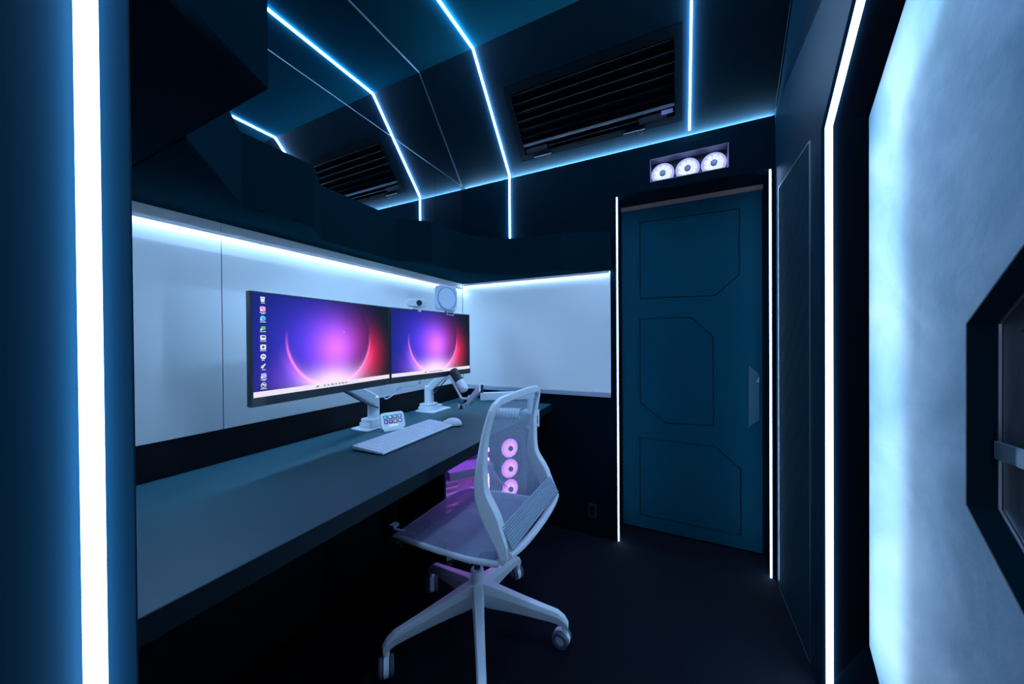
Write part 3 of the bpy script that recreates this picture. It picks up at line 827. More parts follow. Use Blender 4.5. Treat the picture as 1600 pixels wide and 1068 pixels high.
def monitor_arm(c, plate_lo, plate_hi, elbow, tip, vesa, vdir, label):
    t = thing('monitor_stand', (c[0], c[1], DT), label, 'monitor stand', 'monitor stands')
    cx, cy = (plate_lo[0] + plate_hi[0]) / 2, (plate_lo[1] + plate_hi[1]) / 2
    obj('base_plate', prism(bm_new(), rounded(plate_hi[0] - plate_lo[0], plate_hi[1] - plate_lo[1], 0.012, 4, cx, cy), DT, DT + 0.006), M['white_metal'], t, bevel=0.002)
    obj('clamp_block', prism(bm_new(), rounded(0.085, 0.13, 0.012, 4, c[0], c[1] + 0.012), DT + 0.006, DT + 0.030), M['white_metal'], t, bevel=0.004)
    obj('clamp_step', prism(bm_new(), rounded(0.075, 0.085, 0.010, 4, c[0], c[1] - 0.004), DT + 0.030, DT + 0.046), M['white_metal'], t, bevel=0.003)
    bm = bm_new(); lathe(bm, [(0, DT + 0.046), (0.027, DT + 0.046), (0.027, elbow[2] + 0.012), (0.022, elbow[2] + 0.018), (0, elbow[2] + 0.018)], (c[0], c[1], 0), (0, 0, 1), 24)
    obj('post', bm, M['white_metal'], t, smooth=False)
    obj('lower_link', arm_box(bm_new(), elbow, tip, 0.046, 0.058, 0.044), M['white_metal'], t, bevel=0.006, seg=3)
    bm = bm_new(); tube(bm, [(c[0] + 0.03, c[1], elbow[2] - 0.035), Vector(elbow).lerp(Vector(tip), 0.4) + Vector((0.015, 0, -0.036)), Vector(tip) + Vector((0.01, 0, -0.026))], 0.0035, 6)
    obj('cable', bm, M['cable_black'], t)
    bm = bm_new(); cyl(bm, Vector(tip) - Vector((0, 0, 0.03)), Vector(tip) + Vector((0, 0, 0.05)), 0.021)
    obj('joint', bm, M['white_metal'], t, bevel=0.003)
    obj('upper_link', arm_box(bm_new(), Vector(tip) + Vector((0, 0, 0.036)), Vector(vesa) - Vector(vdir) * 0.028, 0.036, 0.036, 0.036), M['white_metal'], t, bevel=0.004)
    q = frame(Vector(vesa), Vector((0, 0, 1)).cross(Vector(vdir)), (0, 0, 1))
    obj('mount_plate', prism(bm_new(), rounded(0.105, 0.105, 0.008, 3), -0.008, 0.0, q) if False else add_box(bm_new(), (-0.05, -0.05, -0.008), (0.05, 0.05, 0.0), q), M['white_metal'], t, bevel=0.002)
    return t
n1 = Vector((1.184 - 0.589, 1.2137 - 1.180, 0)).normalized(); n2 = Vector((1.780 - 1.186, -(1.2133 - 1.157), 0)).normalized()
v1 = Vector((-1.1968, 0.8865, 1.18)) - n1 * 0.0275
v2 = Vector((-1.185, 1.483, 1.18)) - n2 * 0.0275
monitor_arm((-1.325, 1.185), (-1.385, 1.100), (-1.270, 1.290), (-1.325, 1.180, 0.915), (-1.285, 0.960, 1.030), v1, n1, 'white monitor arm behind the near left monitor')
monitor_arm((-1.330, 1.600), (-1.385, 1.535), (-1.250, 1.715), (-1.330, 1.600, 0.915), (-1.240, 1.645, 1.000), v2, n2, 'white monitor arm behind the far right monitor')

# webcam and square light on top of the far monitor
def on_m2(s_, z): 
    p = Vector((-1.2133, 1.186, 0)).lerp(Vector((-1.157, 1.780, 0)), s_); return Vector((p.x, p.y, z))
ud = Vector((-1.157 + 1.2133, 1.780 - 1.186, 0)).normalized()
wc_c = on_m2(0.30, MZ1)
wc = thing('webcam', tuple(wc_c), 'small white webcam with black lens on the far monitor', 'webcam')
W2 = frame(wc_c - n2 * 0.012, ud, (0, 0, 1)) @ Matrix.Rotation(math.radians(-34), 4, 'Y'); wn = W2.to_3x3() @ Vector((0, 0, 1)); 
ws = 1 if (W2.to_3x3() @ Vector((0, 0, 1))).x > 0 else -1
bm = prism(bm_new(), rounded(0.102, 0.040, 0.019, 6, 0, 0.034), -0.022 * 1, 0.022, W2)
obj('body', bm, M['white_plastic'], wc, bevel=0.006, seg=3)
bm = bm_new(); p = W2 @ Vector((0.008, 0.034, 0.022 * ws)); lathe(bm, [(0, 0.003), (0.0135, 0.003), (0.015, 0.0), (0.015, -0.004)], p, wn * ws, 24)
obj('lens', bm, M['lens'], wc)
bm = bm_new(); add_box(bm, (-0.020, 0.001, -0.02), (0.020, 0.016, 0.014), W2); add_box(bm, (-0.020, -0.010, 0.009 * ws), (0.020, 0.006, 0.012 * ws), W2)
obj('clip', bm, M['white_plastic'], wc, bevel=0.001)

lt_c = on_m2(0.655, MZ1)
LZ = thing('clip_light', tuple(lt_c), 'white rounded-square panel with round inset clipped on the far monitor', 'clip-on light')
W3 = frame(lt_c - n2 * 0.006, ud, (0, 0, 1))
W3 = W3 @ Matrix.Rotation(math.radians(-2), 4, 'Z') 
W3c = W3
W3 = W3 @ Matrix.Rotation(math.radians(-14), 4, 'Y'); ln = (W3.to_3x3() @ Vector((0, 0, 1))) * ws
def pr3(pts, a, b): return prism(bm_new(), pts, min(a * ws, b * ws), max(a * ws, b * ws), W3)
obj('panel', pr3(rounded(0.138, 0.140, 0.026, 6, 0, 0.080), -0.014, 0.008), M['clear'], LZ, bevel=0.004, seg=3)
circ_in = [(0.058 * math.cos(2 * PI * i / 40), 0.080 + 0.060 * math.sin(2 * PI * i / 40)) for i in range(40)]
circ_ou = [(0.062 * math.cos(2 * PI * i / 40), 0.080 + 0.064 * math.sin(2 * PI * i / 40)) for i in range(40)]
bm = plate(circ_ou, [circ_in], 0.008 * ws, 0.0115 * ws, W3)
obj('ring', bm, pbr('ring_blue_grey', (0.22, 0.32, 0.46), 0.4), LZ)
obj('diffuser', pr3(circ_in, 0.008, 0.0095), pbr('diffuser_white', (0.62, 0.70, 0.80), 0.4), LZ)
for sx_, sy_ in ((-0.055, 0.025), (0.055, 0.025), (0.055, 0.137)):
    bm = bm_new(); lathe(bm, [(0.0, 0.011), (0.007, 0.011), (0.009, 0.008)], W3 @ Vector((sx_, sy_, 0)), ln, 14)
    obj('corner_stud', bm, M['white_plastic'], LZ)
bm = bm_new(); add_box(bm, (-0.005, 0.001, -0.008), (0.055, 0.014, 0.004), W3c); add_box(bm, (-0.005, -0.014, 0.0078 * ws), (0.055, -0.010, 0.0105 * ws), W3c)
add_box(bm, (-0.005, -0.014, 0.0078 * ws), (-0.001, 0.012, 0.0105 * ws), W3c); add_box(bm, (0.051, -0.014, 0.0078 * ws), (0.055, 0.012, 0.0105 * ws), W3c)
obj('clip', bm, M['clear'], LZ, bevel=0.001)

# dangling white cable below the monitors
def zp(zx, zy, x): return px_on(520 + zx * 0.15, 580 + zy * 0.15, 0, x)
bm = bm_new()
tube(bm, [zp(905, 75, -1.235), zp(900, 110, -1.235), zp(850, 150, -1.235), zp(760, 155, -1.235), zp(690, 185, -1.235), zp(620, 250, -1.235), zp(560, 284, -1.23), zp(534, 272, -1.225), zp(565, 246, -1.225), zp(640, 210, -1.22), zp(700, 172, -1.22)], 0.0028, 7)
cb = obj('usb_cable', bm, M['cable']); tag(cb, 'white looped cable hanging below the two monitors', 'cable')
bm = bm_new(); cyl(bm, zp(905, 70, -1.235), zp(908, 130, -1.235), 0.006, 0.004, 10)
obj('plug', bm, M['white_plastic'], cb)
bm = bm_new(); cyl(bm, zp(672, 190, -1.221), zp(705, 168, -1.22), 0.0055, 0.0055, 10)
obj('plug', bm, M['alu'], cb)

# ------------------------------------------------------------------ desk things
# keyboard
KC = Vector((-1.043, 1.126, DT)); ka = math.radians(2.0)
KF = Matrix.Translation(KC) @ Matrix.Rotation(ka, 4, 'Z')          # local x: towards the user (+X), local y: along
kb = thing('keyboard', tuple(KC), 'flat white full-size keyboard on the dark desk', 'keyboard')
bm = prism(bm_new(), [(-0.077, 0.004), (0.077, 0.002), (0.077, 0.011), (-0.077, 0.020)], -0.231, 0.231, KF @ frame((0, 0, 0), (1, 0, 0), (0, 0, 1)))
obj('body', bm, M['white_plastic'], kb, bevel=0.003)
bm = bm_new()
rows = 6
for r_ in range(rows):
    x0_ = -0.071 + r_ * 0.0242
    y = -0.224
    while y < 0.222:
        wk = 0.0185
        if r_ == 5 and -0.12 < y < 0.0: wk = 0.110
        elif (r_ in (2, 3, 4)) and (y < -0.22 or 0.045 < y < 0.06): wk = 0.030
        y1_ = min(y + wk, 0.226)
        zt = 0.020 - (x0_ + 0.077) / 0.154 * 0.009
        vs0 = [KF @ Vector((a, b_, zt - 0.0005)) for a, b_ in ((x0_, y), (x0_ + 0.0205, y), (x0_ + 0.0205, y1_), (x0_, y1_))]
        vs1 = [KF @ Vector((a, b_, zt + 0.0016)) for a, b_ in ((x0_ + 0.0012, y + 0.001), (x0_ + 0.0193, y + 0.001), (x0_ + 0.0193, y1_ - 0.001), (x0_ + 0.0012, y1_ - 0.001))]
        a_ = [bm.verts.new(v) for v in vs0]; b2 = [bm.verts.new(v) for v in vs1]
        bm.faces.new(b2)
        for i in range(4): bm.faces.new((a_[i], a_[(i + 1) % 4], b2[(i + 1) % 4], b2[i]))
        y = y1_ + 0.0018
        if abs(y - 0.075) < 0.01 or abs(y - 0.14) < 0.009: y += 0.008
fix(bm)
ky = obj('keys', bm, pbr('keycap_white', (0.60, 0.66, 0.72), 0.5), kb); ky['kind'] = 'stuff'

# mouse
ms = thing('mouse', tuple(px_on(706, 664, 2, DT)), 'white computer mouse behind the far end of the keyboard', 'mouse')
MC = px_on(706, 664, 2, DT); MF = Matrix.Translation((MC.x, MC.y, DT)) @ Matrix.Rotation(math.radians(-82), 4, 'Z')
bm = bm_new()
bmesh.ops.create_uvsphere(bm, u_segments=24, v_segments=14, radius=1.0)
for v in bm.verts:
    x, y, z = v.co
    z = z if z > 0 else z * 0.12
    yy = y * 0.054; ww = 0.031 * (1 - 0.10 * y * y)
    v.co = MF @ Vector((x * ww, yy, 0.0045 + z * 0.032 * (1.0 + 0.25 * y)))
obj('shell', bm, M['white_plastic'], ms, smooth=True)
bm = bm_new(); cyl(bm, MF @ Vector((-0.004, -0.030, 0.026)), MF @ Vector((0.004, -0.030, 0.026)), 0.007, seg=14)
obj('scroll_wheel', bm, M['rubber'], ms)

# small key controller
sd0 = Vector((-1.213, 1.130, 0)); sd1 = Vector((-1.163, 1.232, 0))
su = (sd1 - sd0).normalized(); sn = Vector((su.y, -su.x, 0)); mid = (sd0 + sd1) / 2
tilt = (Vector((0, 0, 1)) * math.cos(0.42) - sn * math.sin(0.42)).normalized()
ct = thing('key_controller', (mid.x, mid.y, DT), 'small white desk controller with eight lit keys beside the keyboard', 'controller')
CF = frame(Vector((mid.x, mid.y, DT + 0.006)), su, tilt)
cn = CF.to_3x3() @ Vector((0, 0, 1)); cs = 1 if cn.dot(sn) > 0 else -1
def cpr(pts, a, b): return prism(bm_new(), pts, min(a * cs, b * cs), max(a * cs, b * cs), CF)
obj('housing', cpr(rounded(0.112, 0.080, 0.016, 5, 0, 0.040), -0.018, 0.0), M['white_plastic'], ct, bevel=0.004, seg=3)
kcols = [(0.10, 0.55, 1.0), (0.25, 0.65, 1.0), (0.2, 0.5, 1.0), (0.3, 0.45, 1.0), (0.32, 0.22, 0.95), (0.22, 0.2, 0.85), (0.45, 0.42, 0.95), (0.4, 0.45, 0.95)]
for i in range(8):
    cx_, cy_ = -0.033 + 0.022 * (i % 4), 0.057 - 0.021 * (i // 4)
    kk_ = obj('key', cpr(rounded(0.018, 0.017, 0.003, 3, cx_, cy_), 0.0, 0.0022), M['black_plastic'], ct)
    obj('key_icon', cpr(rounded(0.012, 0.012, 0.003, 3, cx_ - 0.001, cy_), 0.0022, 0.0026), glow('key_light_%d' % i, kcols[i], 1.0), kk_)
obj('status_screen', cpr(rounded(0.040, 0.009, 0.002, 3, 0, 0.0175), 0.0, 0.0012), glow('status_light', (0.5, 0.65, 1.0), 1.1), ct)
bm = prism(bm_new(), rounded(0.095, 0.075, 0.008, 3, 0, 0), 0, 0.004, Matrix.Translation((mid.x - sn.x * 0.030, mid.y - sn.y * 0.030, DT)) @ Matrix.Rotation(math.atan2(su.y, su.x), 4, 'Z'))
obj('stand_foot', bm, M['white_plastic'], ct)
bm = arm_box(bm_new(), Vector((mid.x, mid.y, DT + 0.004)) - sn * 0.050, Vector((mid.x, mid.y, DT + 0.045)) - sn * 0.036, 0.06, 0.008, 0.008)
obj('stand_prop', bm, M['white_plastic'], ct)

# microphone
mt_ = px_on(707, 577, 1, 1.60); mb_ = px_on(727, 611, 1, 1.60)
ma = (mt_ - mb_).normalized(); mlen = (mt_ - mb_).length
mc = thing('microphone', tuple(mb_), 'black and white microphone tilted in its yoke above the desk', 'microphone')
bm = bm_new(); lathe(bm, [(0, 0.0), (0.016, 0.0), (0.024, 0.006), (0.026, 0.015), (0.026, mlen * 0.46), (0, mlen * 0.46)], mb_, ma, 28)
o = obj('body', bm, M['white_plastic'], mc, smooth=False)
bm = bm_new(); lathe(bm, [(0, mlen * 0.46), (0.0255, mlen * 0.46), (0.0255, mlen * 0.92), (0.022, mlen * 0.98), (0.014, mlen), (0, mlen)], mb_, ma, 28)
tag(obj('grille', bm, pbr('mic_grille', (0.015, 0.02, 0.026), 0.6, bump=0.6, bscale=900), mc), 'black grille')
side = ma.cross(rgt.cross(ma)).normalized()
perp = (rgt - ma * rgt.dot(ma)).normalized()          # across, in the picture plane
bm = bm_new()
pv = mb_ + ma * mlen * 0.50
tube(bm, [pv - perp * 0.034 + ma * 0.055, pv - perp * 0.034, mb_ - perp * 0.036 + Vector((0, 0, 0.0)), mb_ - perp * 0.036 - ma * 0.022, mb_ - perp * 0.012 - ma * 0.040, mb_ + perp * 0.010 - ma * 0.034], lambda t: 0.0065, 8, 5)
obj('yoke', bm, M['white_plastic'], mc)
bm = bm_new(); cyl(bm, pv - perp * 0.040, pv - perp * 0.024, 0.009, seg=14)
obj('yoke_knob', bm, M['white_plastic'], mc)
bm = bm_new()
cI = mb_ + ma * 0.022 - fwd * 0.0265
cyl(bm, cI, cI - fwd * 0.0015, 0.005, seg=14)
obj('dial', bm, M['alu'], mc)

# boom arm carrying the microphone, clamped to the desk edge
ba = thing('microphone_boom', (-0.715, 1.790, DT), 'white jointed microphone arm clamped on the far desk edge', 'microphone boom')
elb = px_on(750, 607, 1, 1.60); low = px_on(733, 628, 1, 1.60)
bm = arm_box(bm_new(), low, elb + (elb - low).normalized() * 0.012, 0.046, 0.040, 0.040)
obj('upper_link', bm, M['white_metal'], ba, bevel=0.003)
bm = bm_new(); cyl(bm, elb + rgt * 0.010 - Vector((0, 0, 0.05)), elb + rgt * 0.010 + Vector((0, 0, 0.022)), 0.009, seg=16)
tag(obj('elbow_pin', bm, M['black_plastic'], ba), 'black elbow pin')
a0 = elb + rgt * 0.0 + Vector((0, 0, -0.042)); a1 = Vector((-0.722, 1.773, a0.z))
bm = arm_box(bm_new(), a0, a1, 0.028, 0.042, 0.042)
obj('lower_link', bm, M['white_metal'], ba, bevel=0.003)
bm = bm_new(); cyl(bm, (-0.755, 1.780, DT + 0.012), (-0.755, 1.780, a0.z + 0.022), 0.016, seg=20)
obj('post', bm, M['white_metal'], ba)
bm = bm_new()
add_box(bm, (-0.80, 1.745, DT + 0.0005), (-0.722, 1.825, DT + 0.014))
add_box(bm, (-0.729, 1.745, DT - 0.085), (-0.717, 1.825, DT + 0.014))
add_box(bm, (-0.775, 1.755, DT - 0.085), (-0.717, 1.815, DT - 0.073))
ck = obj('desk_clamp', bm, M['white_metal'], ba, bevel=0.002)
bm = bm_new(); lathe(bm, [(0.006, 0), (0.012, 0), (0.012, 0.002), (0.006, 0.002), (0.006, 0)], (-0.717, 1.785, DT - 0.022), (1, 0, 0), 18); lathe(bm, [(0.006, 0), (0.012, 0), (0.012, 0.002), (0.006, 0.002), (0.006, 0)], (-0.717, 1.785, DT - 0.046), (1, 0, 0), 18)
obj('clamp_emblem', bm, M['black_plastic'], ck)
bm = bm_new(); cyl(bm, (-0.75, 1.785, DT - 0.13), (-0.75, 1.785, DT - 0.073), 0.006, seg=12); cyl(bm, (-0.75, 1.785, DT - 0.075), (-0.75, 1.785, DT - 0.050), 0.013, seg=16)
obj('clamp_screw', bm, M['alu_dark'], ba)
bm = bm_new()
wr = px_on(721, 635, 1, 1.60)
for dx_ in (-0.012, 0.012):
    cyl(bm, wr + rgt * dx_ - fwd * 0.0 - rgt * 0.004, wr + rgt * dx_ + rgt * 0.004, 0.014, seg=18)
cyl(bm, wr - rgt * 0.012, low + Vector((0, 0, 0.0)), 0.006, seg=10)
obj('wrist_joint', bm, M['white_metal'], ba)
bm = bm_new(); cyl(bm, wr - rgt * 0.007, wr + rgt * 0.007, 0.0145, seg=18)
obj('wrist_disc', bm, M['black_plastic'], ba)
bm = bm_new(); tube(bm, [wr + Vector((0, 0, 0.025)), wr + Vector((0, 0, 0.030)) - rgt * 0.03, wr + Vector((0, 0, 0.024)) - rgt * 0.06, wr + Vector((0.0, 0.0, 0.012)) - rgt * 0.10], 0.0025, 6)
obj('cable', bm, M['cable_black'], ba)
cyl_c = mb_ - ma * 0.038
bm = bm_new(); cyl(bm, wr + Vector((0, 0, 0.008)), cyl_c, 0.007, seg=12)
obj('mic_stud', bm, M['black_plastic'], ba)

# ribbed white roll on the far end of the desk, seen through the chair net
rp = px_on(790, 645, 2, DT + 0.028)
rl = thing('cable_sleeve', (rp.x, rp.y, DT), 'ribbed white roll on the desk end, seen through the chair back', 'roll')
prof = []
for i in range(19):
    h = -0.075 + 0.15 * i / 18
    prof.append((0.024 if i % 2 else 0.028, h))
prof = [(0.016, prof[0][1])] + prof + [(0.016, prof[-1][1])]
bm = bm_new(); lathe(bm, prof, (rp.x, rp.y, DT + 0.0285), (rgt * 0.97 - fwd * 0.2), 20)
obj('sleeve', bm, M['white_plastic'], rl)
bm = bm_new(); ax_ = (rgt * 0.97 - fwd * 0.2).normalized(); cyl(bm, Vector((rp.x, rp.y, DT + 0.0285)) - ax_ * 0.078, Vector((rp.x, rp.y, DT + 0.0285)) + ax_ * 0.078, 0.0158, seg=14)
obj('core', bm, M['rubber'], rl)

# ------------------------------------------------------------------ gaming computer under the desk
pa, pb = Vector((-1.10, 1.435, 0)), Vector((-0.82, 1.88, 0))
pu = (pb - pa).normalized(); PW = (pb - pa).length
PF = frame(pa, pu, (0, 0, 1)); pn = PF.to_3x3() @ Vector((0, 0, 1)); ps = 1 if pn.x > 0 else -1
PH0, PH1, PD = 0.025, 0.655, 0.23
pc = thing('computer_tower', tuple((pa + pb) / 2 - pn * ps * PD / 2), 'computer tower glowing purple under the desk behind the chair', 'computer')
def pb_(bm, u0, z0, d0, u1, z1, d1): return add_box(bm, (u0, z0, min(d0 * ps, d1 * ps)), (u1, z1, max(d0 * ps, d1 * ps)), PF)
bm = bm_new(); T_ = 0.012
pb_(bm, 0, PH0, -PD, T_, PH1, 0); pb_(bm, PW - T_, PH0, -PD, PW, PH1, 0); pb_(bm, T_, PH0, -PD, PW - T_, PH0 + T_, 0); pb_(bm, T_, PH1 - T_, -PD, PW - T_, PH1, 0); pb_(bm, T_, PH0 + T_, -PD, PW - T_, PH1 - T_, -PD + T_)
obj('case_shell', bm, M['case'], pc, bevel=0.002)
obj('glass_side', pb_(bm_new(), 0.004, PH0 + 0.004, 0.0005, PW - 0.004, PH1 - 0.004, 0.0045), M['glass'], pc)
obj('motherboard', pb_(bm_new(), 0.05, 0.26, -PD + T_, 0.36, 0.60, -PD + T_ + 0.01), M['pcb'], pc)
obj('power_shroud', pb_(bm_new(), T_, PH0 + T_, -PD + T_, PW - T_, 0.16, -0.01), M['case_white'], pc)
bm = bm_new(); pb_(bm, 0.055, 0.425, -PD + 0.03, 0.33, 0.475, -0.06)
gp = obj('graphics_card', bm, M['case_white'], pc, bevel=0.004)
for i in range(2):
    bm = bm_new(); lathe(bm, [(0, 0), (0.03, 0), (0.03, 0.002), (0, 0.002)], PF @ Vector((0.12 + 0.12 * i, 0.425, (-PD + 0.10) * ps)), (0, 0, -1), 20)
    obj('card_fan', bm, M['case'], gp)
bm = bm_new()
for i in range(7): pb_(bm, 0.014, 0.20 + 0.03 * i, -PD + 0.03, 0.024, 0.222 + 0.03 * i, -0.02)
obj('slot_covers', bm, M['case_white'], pc)
bm = bm_new()
for i in range(6): pb_(bm, 0.06, 0.19 + 0.034 * i, -PD + 0.024, 0.16, 0.203 + 0.034 * i, -PD + 0.034)
obj('heatsink_fins', bm, M['case_white'], pc)
bm = bm_new(); lathe(bm, [(0, 0), (0.038, 0), (0.038, 0.04), (0.034, 0.045), (0, 0.045)], PF @ Vector((0.25, 0.54, (-PD + 0.024) * ps)), pn * ps, 24)
obj('cooler_pump', bm, M['case'], pc)
for i, off in enumerate((0.0, 0.022)):
    bm = bm_new()
    tube(bm, [PF @ Vector((0.25 + off, 0.54, (-PD + 0.068) * ps)), PF @ Vector((0.29 + off, 0.53, (-0.10) * ps)), PF @ Vector((0.345 + off, 0.49, (-0.065) * ps)), PF @ Vector((0.375 + off, 0.52, (-0.06) * ps)), PF @ Vector((0.372 + off, 0.60, (-0.075) * ps)), PF @ Vector((0.35 + off, 0.635, (-0.10) * ps))], 0.0085, 10)
    obj('coolant_tube', bm, M['case'], pc)
for i in range(8):
    bm = bm_new()
    tube(bm, [PF @ Vector((0.33, 0.52 - 0.006 * i, (-PD + 0.05) * ps)), PF @ Vector((0.28 + 0.012 * i, 0.46 - 0.012 * i, (-0.045) * ps)), PF @ Vector((0.30 + 0.016 * i, 0.36 - 0.008 * i, (-0.05) * ps)), PF @ Vector((0.27 + 0.010 * i, 0.175, (-0.09) * ps))], 0.0028, 6)
    obj('power_cable', bm, M['cable'], pc)
PU = (0.62, 0.18, 1.0)
pm = (glow('rgb_ring', (0.62, 0.22, 1.0), 2.2), glow('rgb_blade', (0.72, 0.32, 1.0), 2.6), glow('rgb_core', (0.85, 0.45, 1.0), 3.2), M['case'], M['case'])
fu = 0.435
for i in range(3):
    fan(pc, PF @ Vector((fu, 0.305 + 0.122 * i, -0.055 * ps)), 0.056, pn * ps, pm, 28)
bm = bm_new(); pb_(bm, PW - T_ - 0.125, 0.235, -0.085, PW - T_, 0.62, -0.058)
obj('fan_bracket', bm, M['case'], pc)
M['rgb_strip'] = glow('rgb_strip', (0.42, 0.12, 1.0), 120.0)
M['rgb_strip2'] = glow('rgb_strip_pink', (0.75, 0.16, 1.0), 26.0)
obj('light_bar', pb_(bm_new(), 0.03, PH1 - T_ - 0.010, -0.10, PW - 0.14, PH1 - T_ - 0.002, -0.09), M['rgb_strip'], pc)
obj('light_bar', pb_(bm_new(), 0.03, 0.166, -0.12, PW - 0.16, 0.172, -0.11), M['rgb_strip2'], pc)
obj('light_bar', pb_(bm_new(), 0.372, 0.20, -PD + 0.014, 0.378, 0.60, -PD + 0.020), M['rgb_strip'], pc)  # unseen upright bar, added to brighten the case interior
for a, b_ in ((0.03, 0.03), (PW - 0.03, 0.03)):
    obj('foot', pb_(bm_new(), a - 0.02, 0.0, -PD + 0.02, a + 0.02, PH0, -0.02), M['rubber'], pc)

# ------------------------------------------------------------------ office chair (faces -X)
CX, CY = -0.741, 1.181
ch = thing('office_chair', (CX, CY, 0), 'light grey mesh office chair standing at the dark desk', 'chair')
hub_r = 0.027
bm = bm_new(); lathe(bm, [(0, 0.125), (0.030, 0.125), (0.034, 0.14), (0.034, 0.21), (0.0285, 0.225), (0.0265, 0.262), (0.0245, 0.268), (0, 0.268)], (CX, CY, 0), (0, 0, 1), 32)
bs = obj('base_hub', bm, M['chair'], ch, smooth=False)
angs = [15.7, 87.4, 160.2, 232.9, 304.0]
RB = 0.353
for a in angs:
    A_ = math.radians(a); dv = Vector((math.cos(A_), math.sin(A_), 0)); sv_ = Vector((-dv.y, dv.x, 0))
    prof = [  # r, z top, z bottom, half width
        (0.015, 0.222, 0.128, 0.026), (0.06, 0.212, 0.122, 0.024), (0.12, 0.195, 0.118, 0.021), (0.20, 0.172, 0.110, 0.0185), (0.28, 0.150, 0.100, 0.0165), (0.325, 0.138, 0.092, 0.016), (0.352, 0.118, 0.080, 0.0165), (0.366, 0.095, 0.074, 0.015)]
    bm = bm_new(); rings = []
    for r_, zt, zb, hw in prof:
        c_ = Vector((CX, CY, 0)) + dv * r_
        rings.append([bm.verts.new(c_ + sv_ * s_ * hw * k_ + Vector((0, 0, z_))) for s_, k_, z_ in ((-1, 0.72, zt), (1, 0.72, zt), (1, 1, zt - 0.35 * (zt - zb)), (1, 0.75, zb), (-1, 0.75, zb), (-1, 1, zt - 0.35 * (zt - zb)))])
    for i in range(len(rings) - 1):
        for k_ in range(6):
            bm.faces.new((rings[i][k_], rings[i][(k_ + 1) % 6], rings[i + 1][(k_ + 1) % 6], rings[i + 1][k_]))
    bm.faces.new(rings[0][::-1]); bm.faces.new(rings[-1]); fix(bm)
    lg = obj('base_leg', bm, M['chair'], ch, bevel=0.003)
    # caster
    cc = Vector((CX, CY, 0)) + dv * RB
    ca = A_ + {15.7: 1.22, 87.4: -0.48, 160.2: 1.05, 232.9: -0.12, 304.0: 0.4}[a]
    wd = Vector((math.cos(ca), math.sin(ca), 0))       # wheel axle direction
    tr_ = Vector((-wd.y, wd.x, 0)); wc0 = cc + tr_ * 0.014
    bm = bm_new(); cyl(bm, cc + Vector((0, 0, 0.058)), cc + Vector((0, 0, 0.082)), 0.012, seg=16)
    lathe(bm, [(0.0, -0.0095), (0.024, -0.0095), (0.033, -0.0085), (0.033, 0.0085), (0.024, 0.0095), (0, 0.0095)], wc0 + Vector((0, 0, 0.033)), wd, 28)
    ct_ = obj('caster', bm, M['white_plastic'], ch)
    for s_ in (-1, 1):
        bm = bm_new()
        o_ = wc0 + Vector((0, 0, 0.0325)) + wd * s_ * 0.0105
        lathe(bm, [(0.018, 0.0), (0.0305, 0.0), (0.0325, 0.003), (0.0325, 0.012), (0.0295, 0.0155), (0.019, 0.0155), (0.018, 0.010), (0.018, 0)], o_, wd * s_, 28)
        obj('wheel', bm, M['rubber'], ct_)
        bm = bm_new(); lathe(bm, [(0, 0.0), (0.018, 0.0), (0.018, 0.010), (0.014, 0.0125), (0, 0.013)], o_, wd * s_, 20)
        obj('wheel_cap', bm, pbr('wheel_cap', (0.45, 0.45, 0.55), 0.4) if 'cap' not in M else M['cap'], ct_)
bm = bm_new(); cyl(bm, (CX, CY, 0.262), (CX, CY, 0.40), 0.0135, seg=20)
obj('gas_lift', bm, M['steel'], ch)
bm = bm_new(); cyl(bm, (CX, CY, 0.30), (CX, CY, 0.42), 0.022, seg=20)
obj('lift_sleeve', bm, M['black_plastic'], ch)
bm = bm_new()
prism(bm, [(-0.985 + 0.10, 0.425), (-0.985 + 0.12, 0.398), (CX + 0.06, 0.395), (CX + 0.17, 0.43), (CX + 0.17, 0.452), (-0.985 + 0.10, 0.447)], CY - 0.085, CY + 0.085, Matrix(((1, 0, 0, 0), (0, 0, 1, 0), (0, 1, 0, 0), (0, 0, 0, 1))))
fix(bm); obj('tilt_mechanism', bm, M['chair'], ch, bevel=0.006)
# seat: cross profile (x, z) from front to rear, with half width
def seat_z(s_): # s_ 0 front .. 1 rear
    return 0.470 + 0.020 * s_ - 0.035 * max(0, 0.16 - s_) / 0.16 * 0.9 + 0.012 * max(0, s_ - 0.8) / 0.2
def seat_hw(s_): return 0.222 + 0.020 * math.sin(min(1, s_ * 1.3) * PI / 2) 
SX0, SX1 = -1.003, -0.515
def grid_surface(fn, nu, nv, uvs=0.47):
    bm = bm_new(); lay = bm.loops.layers.uv.new('UVMap')
    V = [[bm.verts.new(fn(i / nu, j / nv)) for j in range(nv + 1)] for i in range(nu + 1)]
    for i in range(nu):
        for j in range(nv):
            f = bm.faces.new((V[i][j], V[i + 1][j], V[i + 1][j + 1], V[i][j + 1]))
            f.smooth = True
            for lp, (a, b) in zip(f.loops, ((i, j), (i + 1, j), (i + 1, j + 1), (i, j + 1))):
                lp[lay].uv = (a / nu * uvs, b / nv * uvs)
    return bm
def seat_pt(s_, t_):
    x = SX0 + (SX1 - SX0) * s_; hw = seat_hw(s_)
    rnd = 1 - 0.10 * max(0, (0.12 - s_) / 0.12) ** 2
    y = CY + (t_ * 2 - 1) * hw * rnd
    sag = 0.016 * (1 - (t_ * 2 - 1) ** 2) * math.sin(PI * min(1, max(0, s_)))
    return Vector((x, y, seat_z(s_) - sag))
obj('seat_mesh', grid_surface(seat_pt, 24, 20), M['net_seat'], ch)
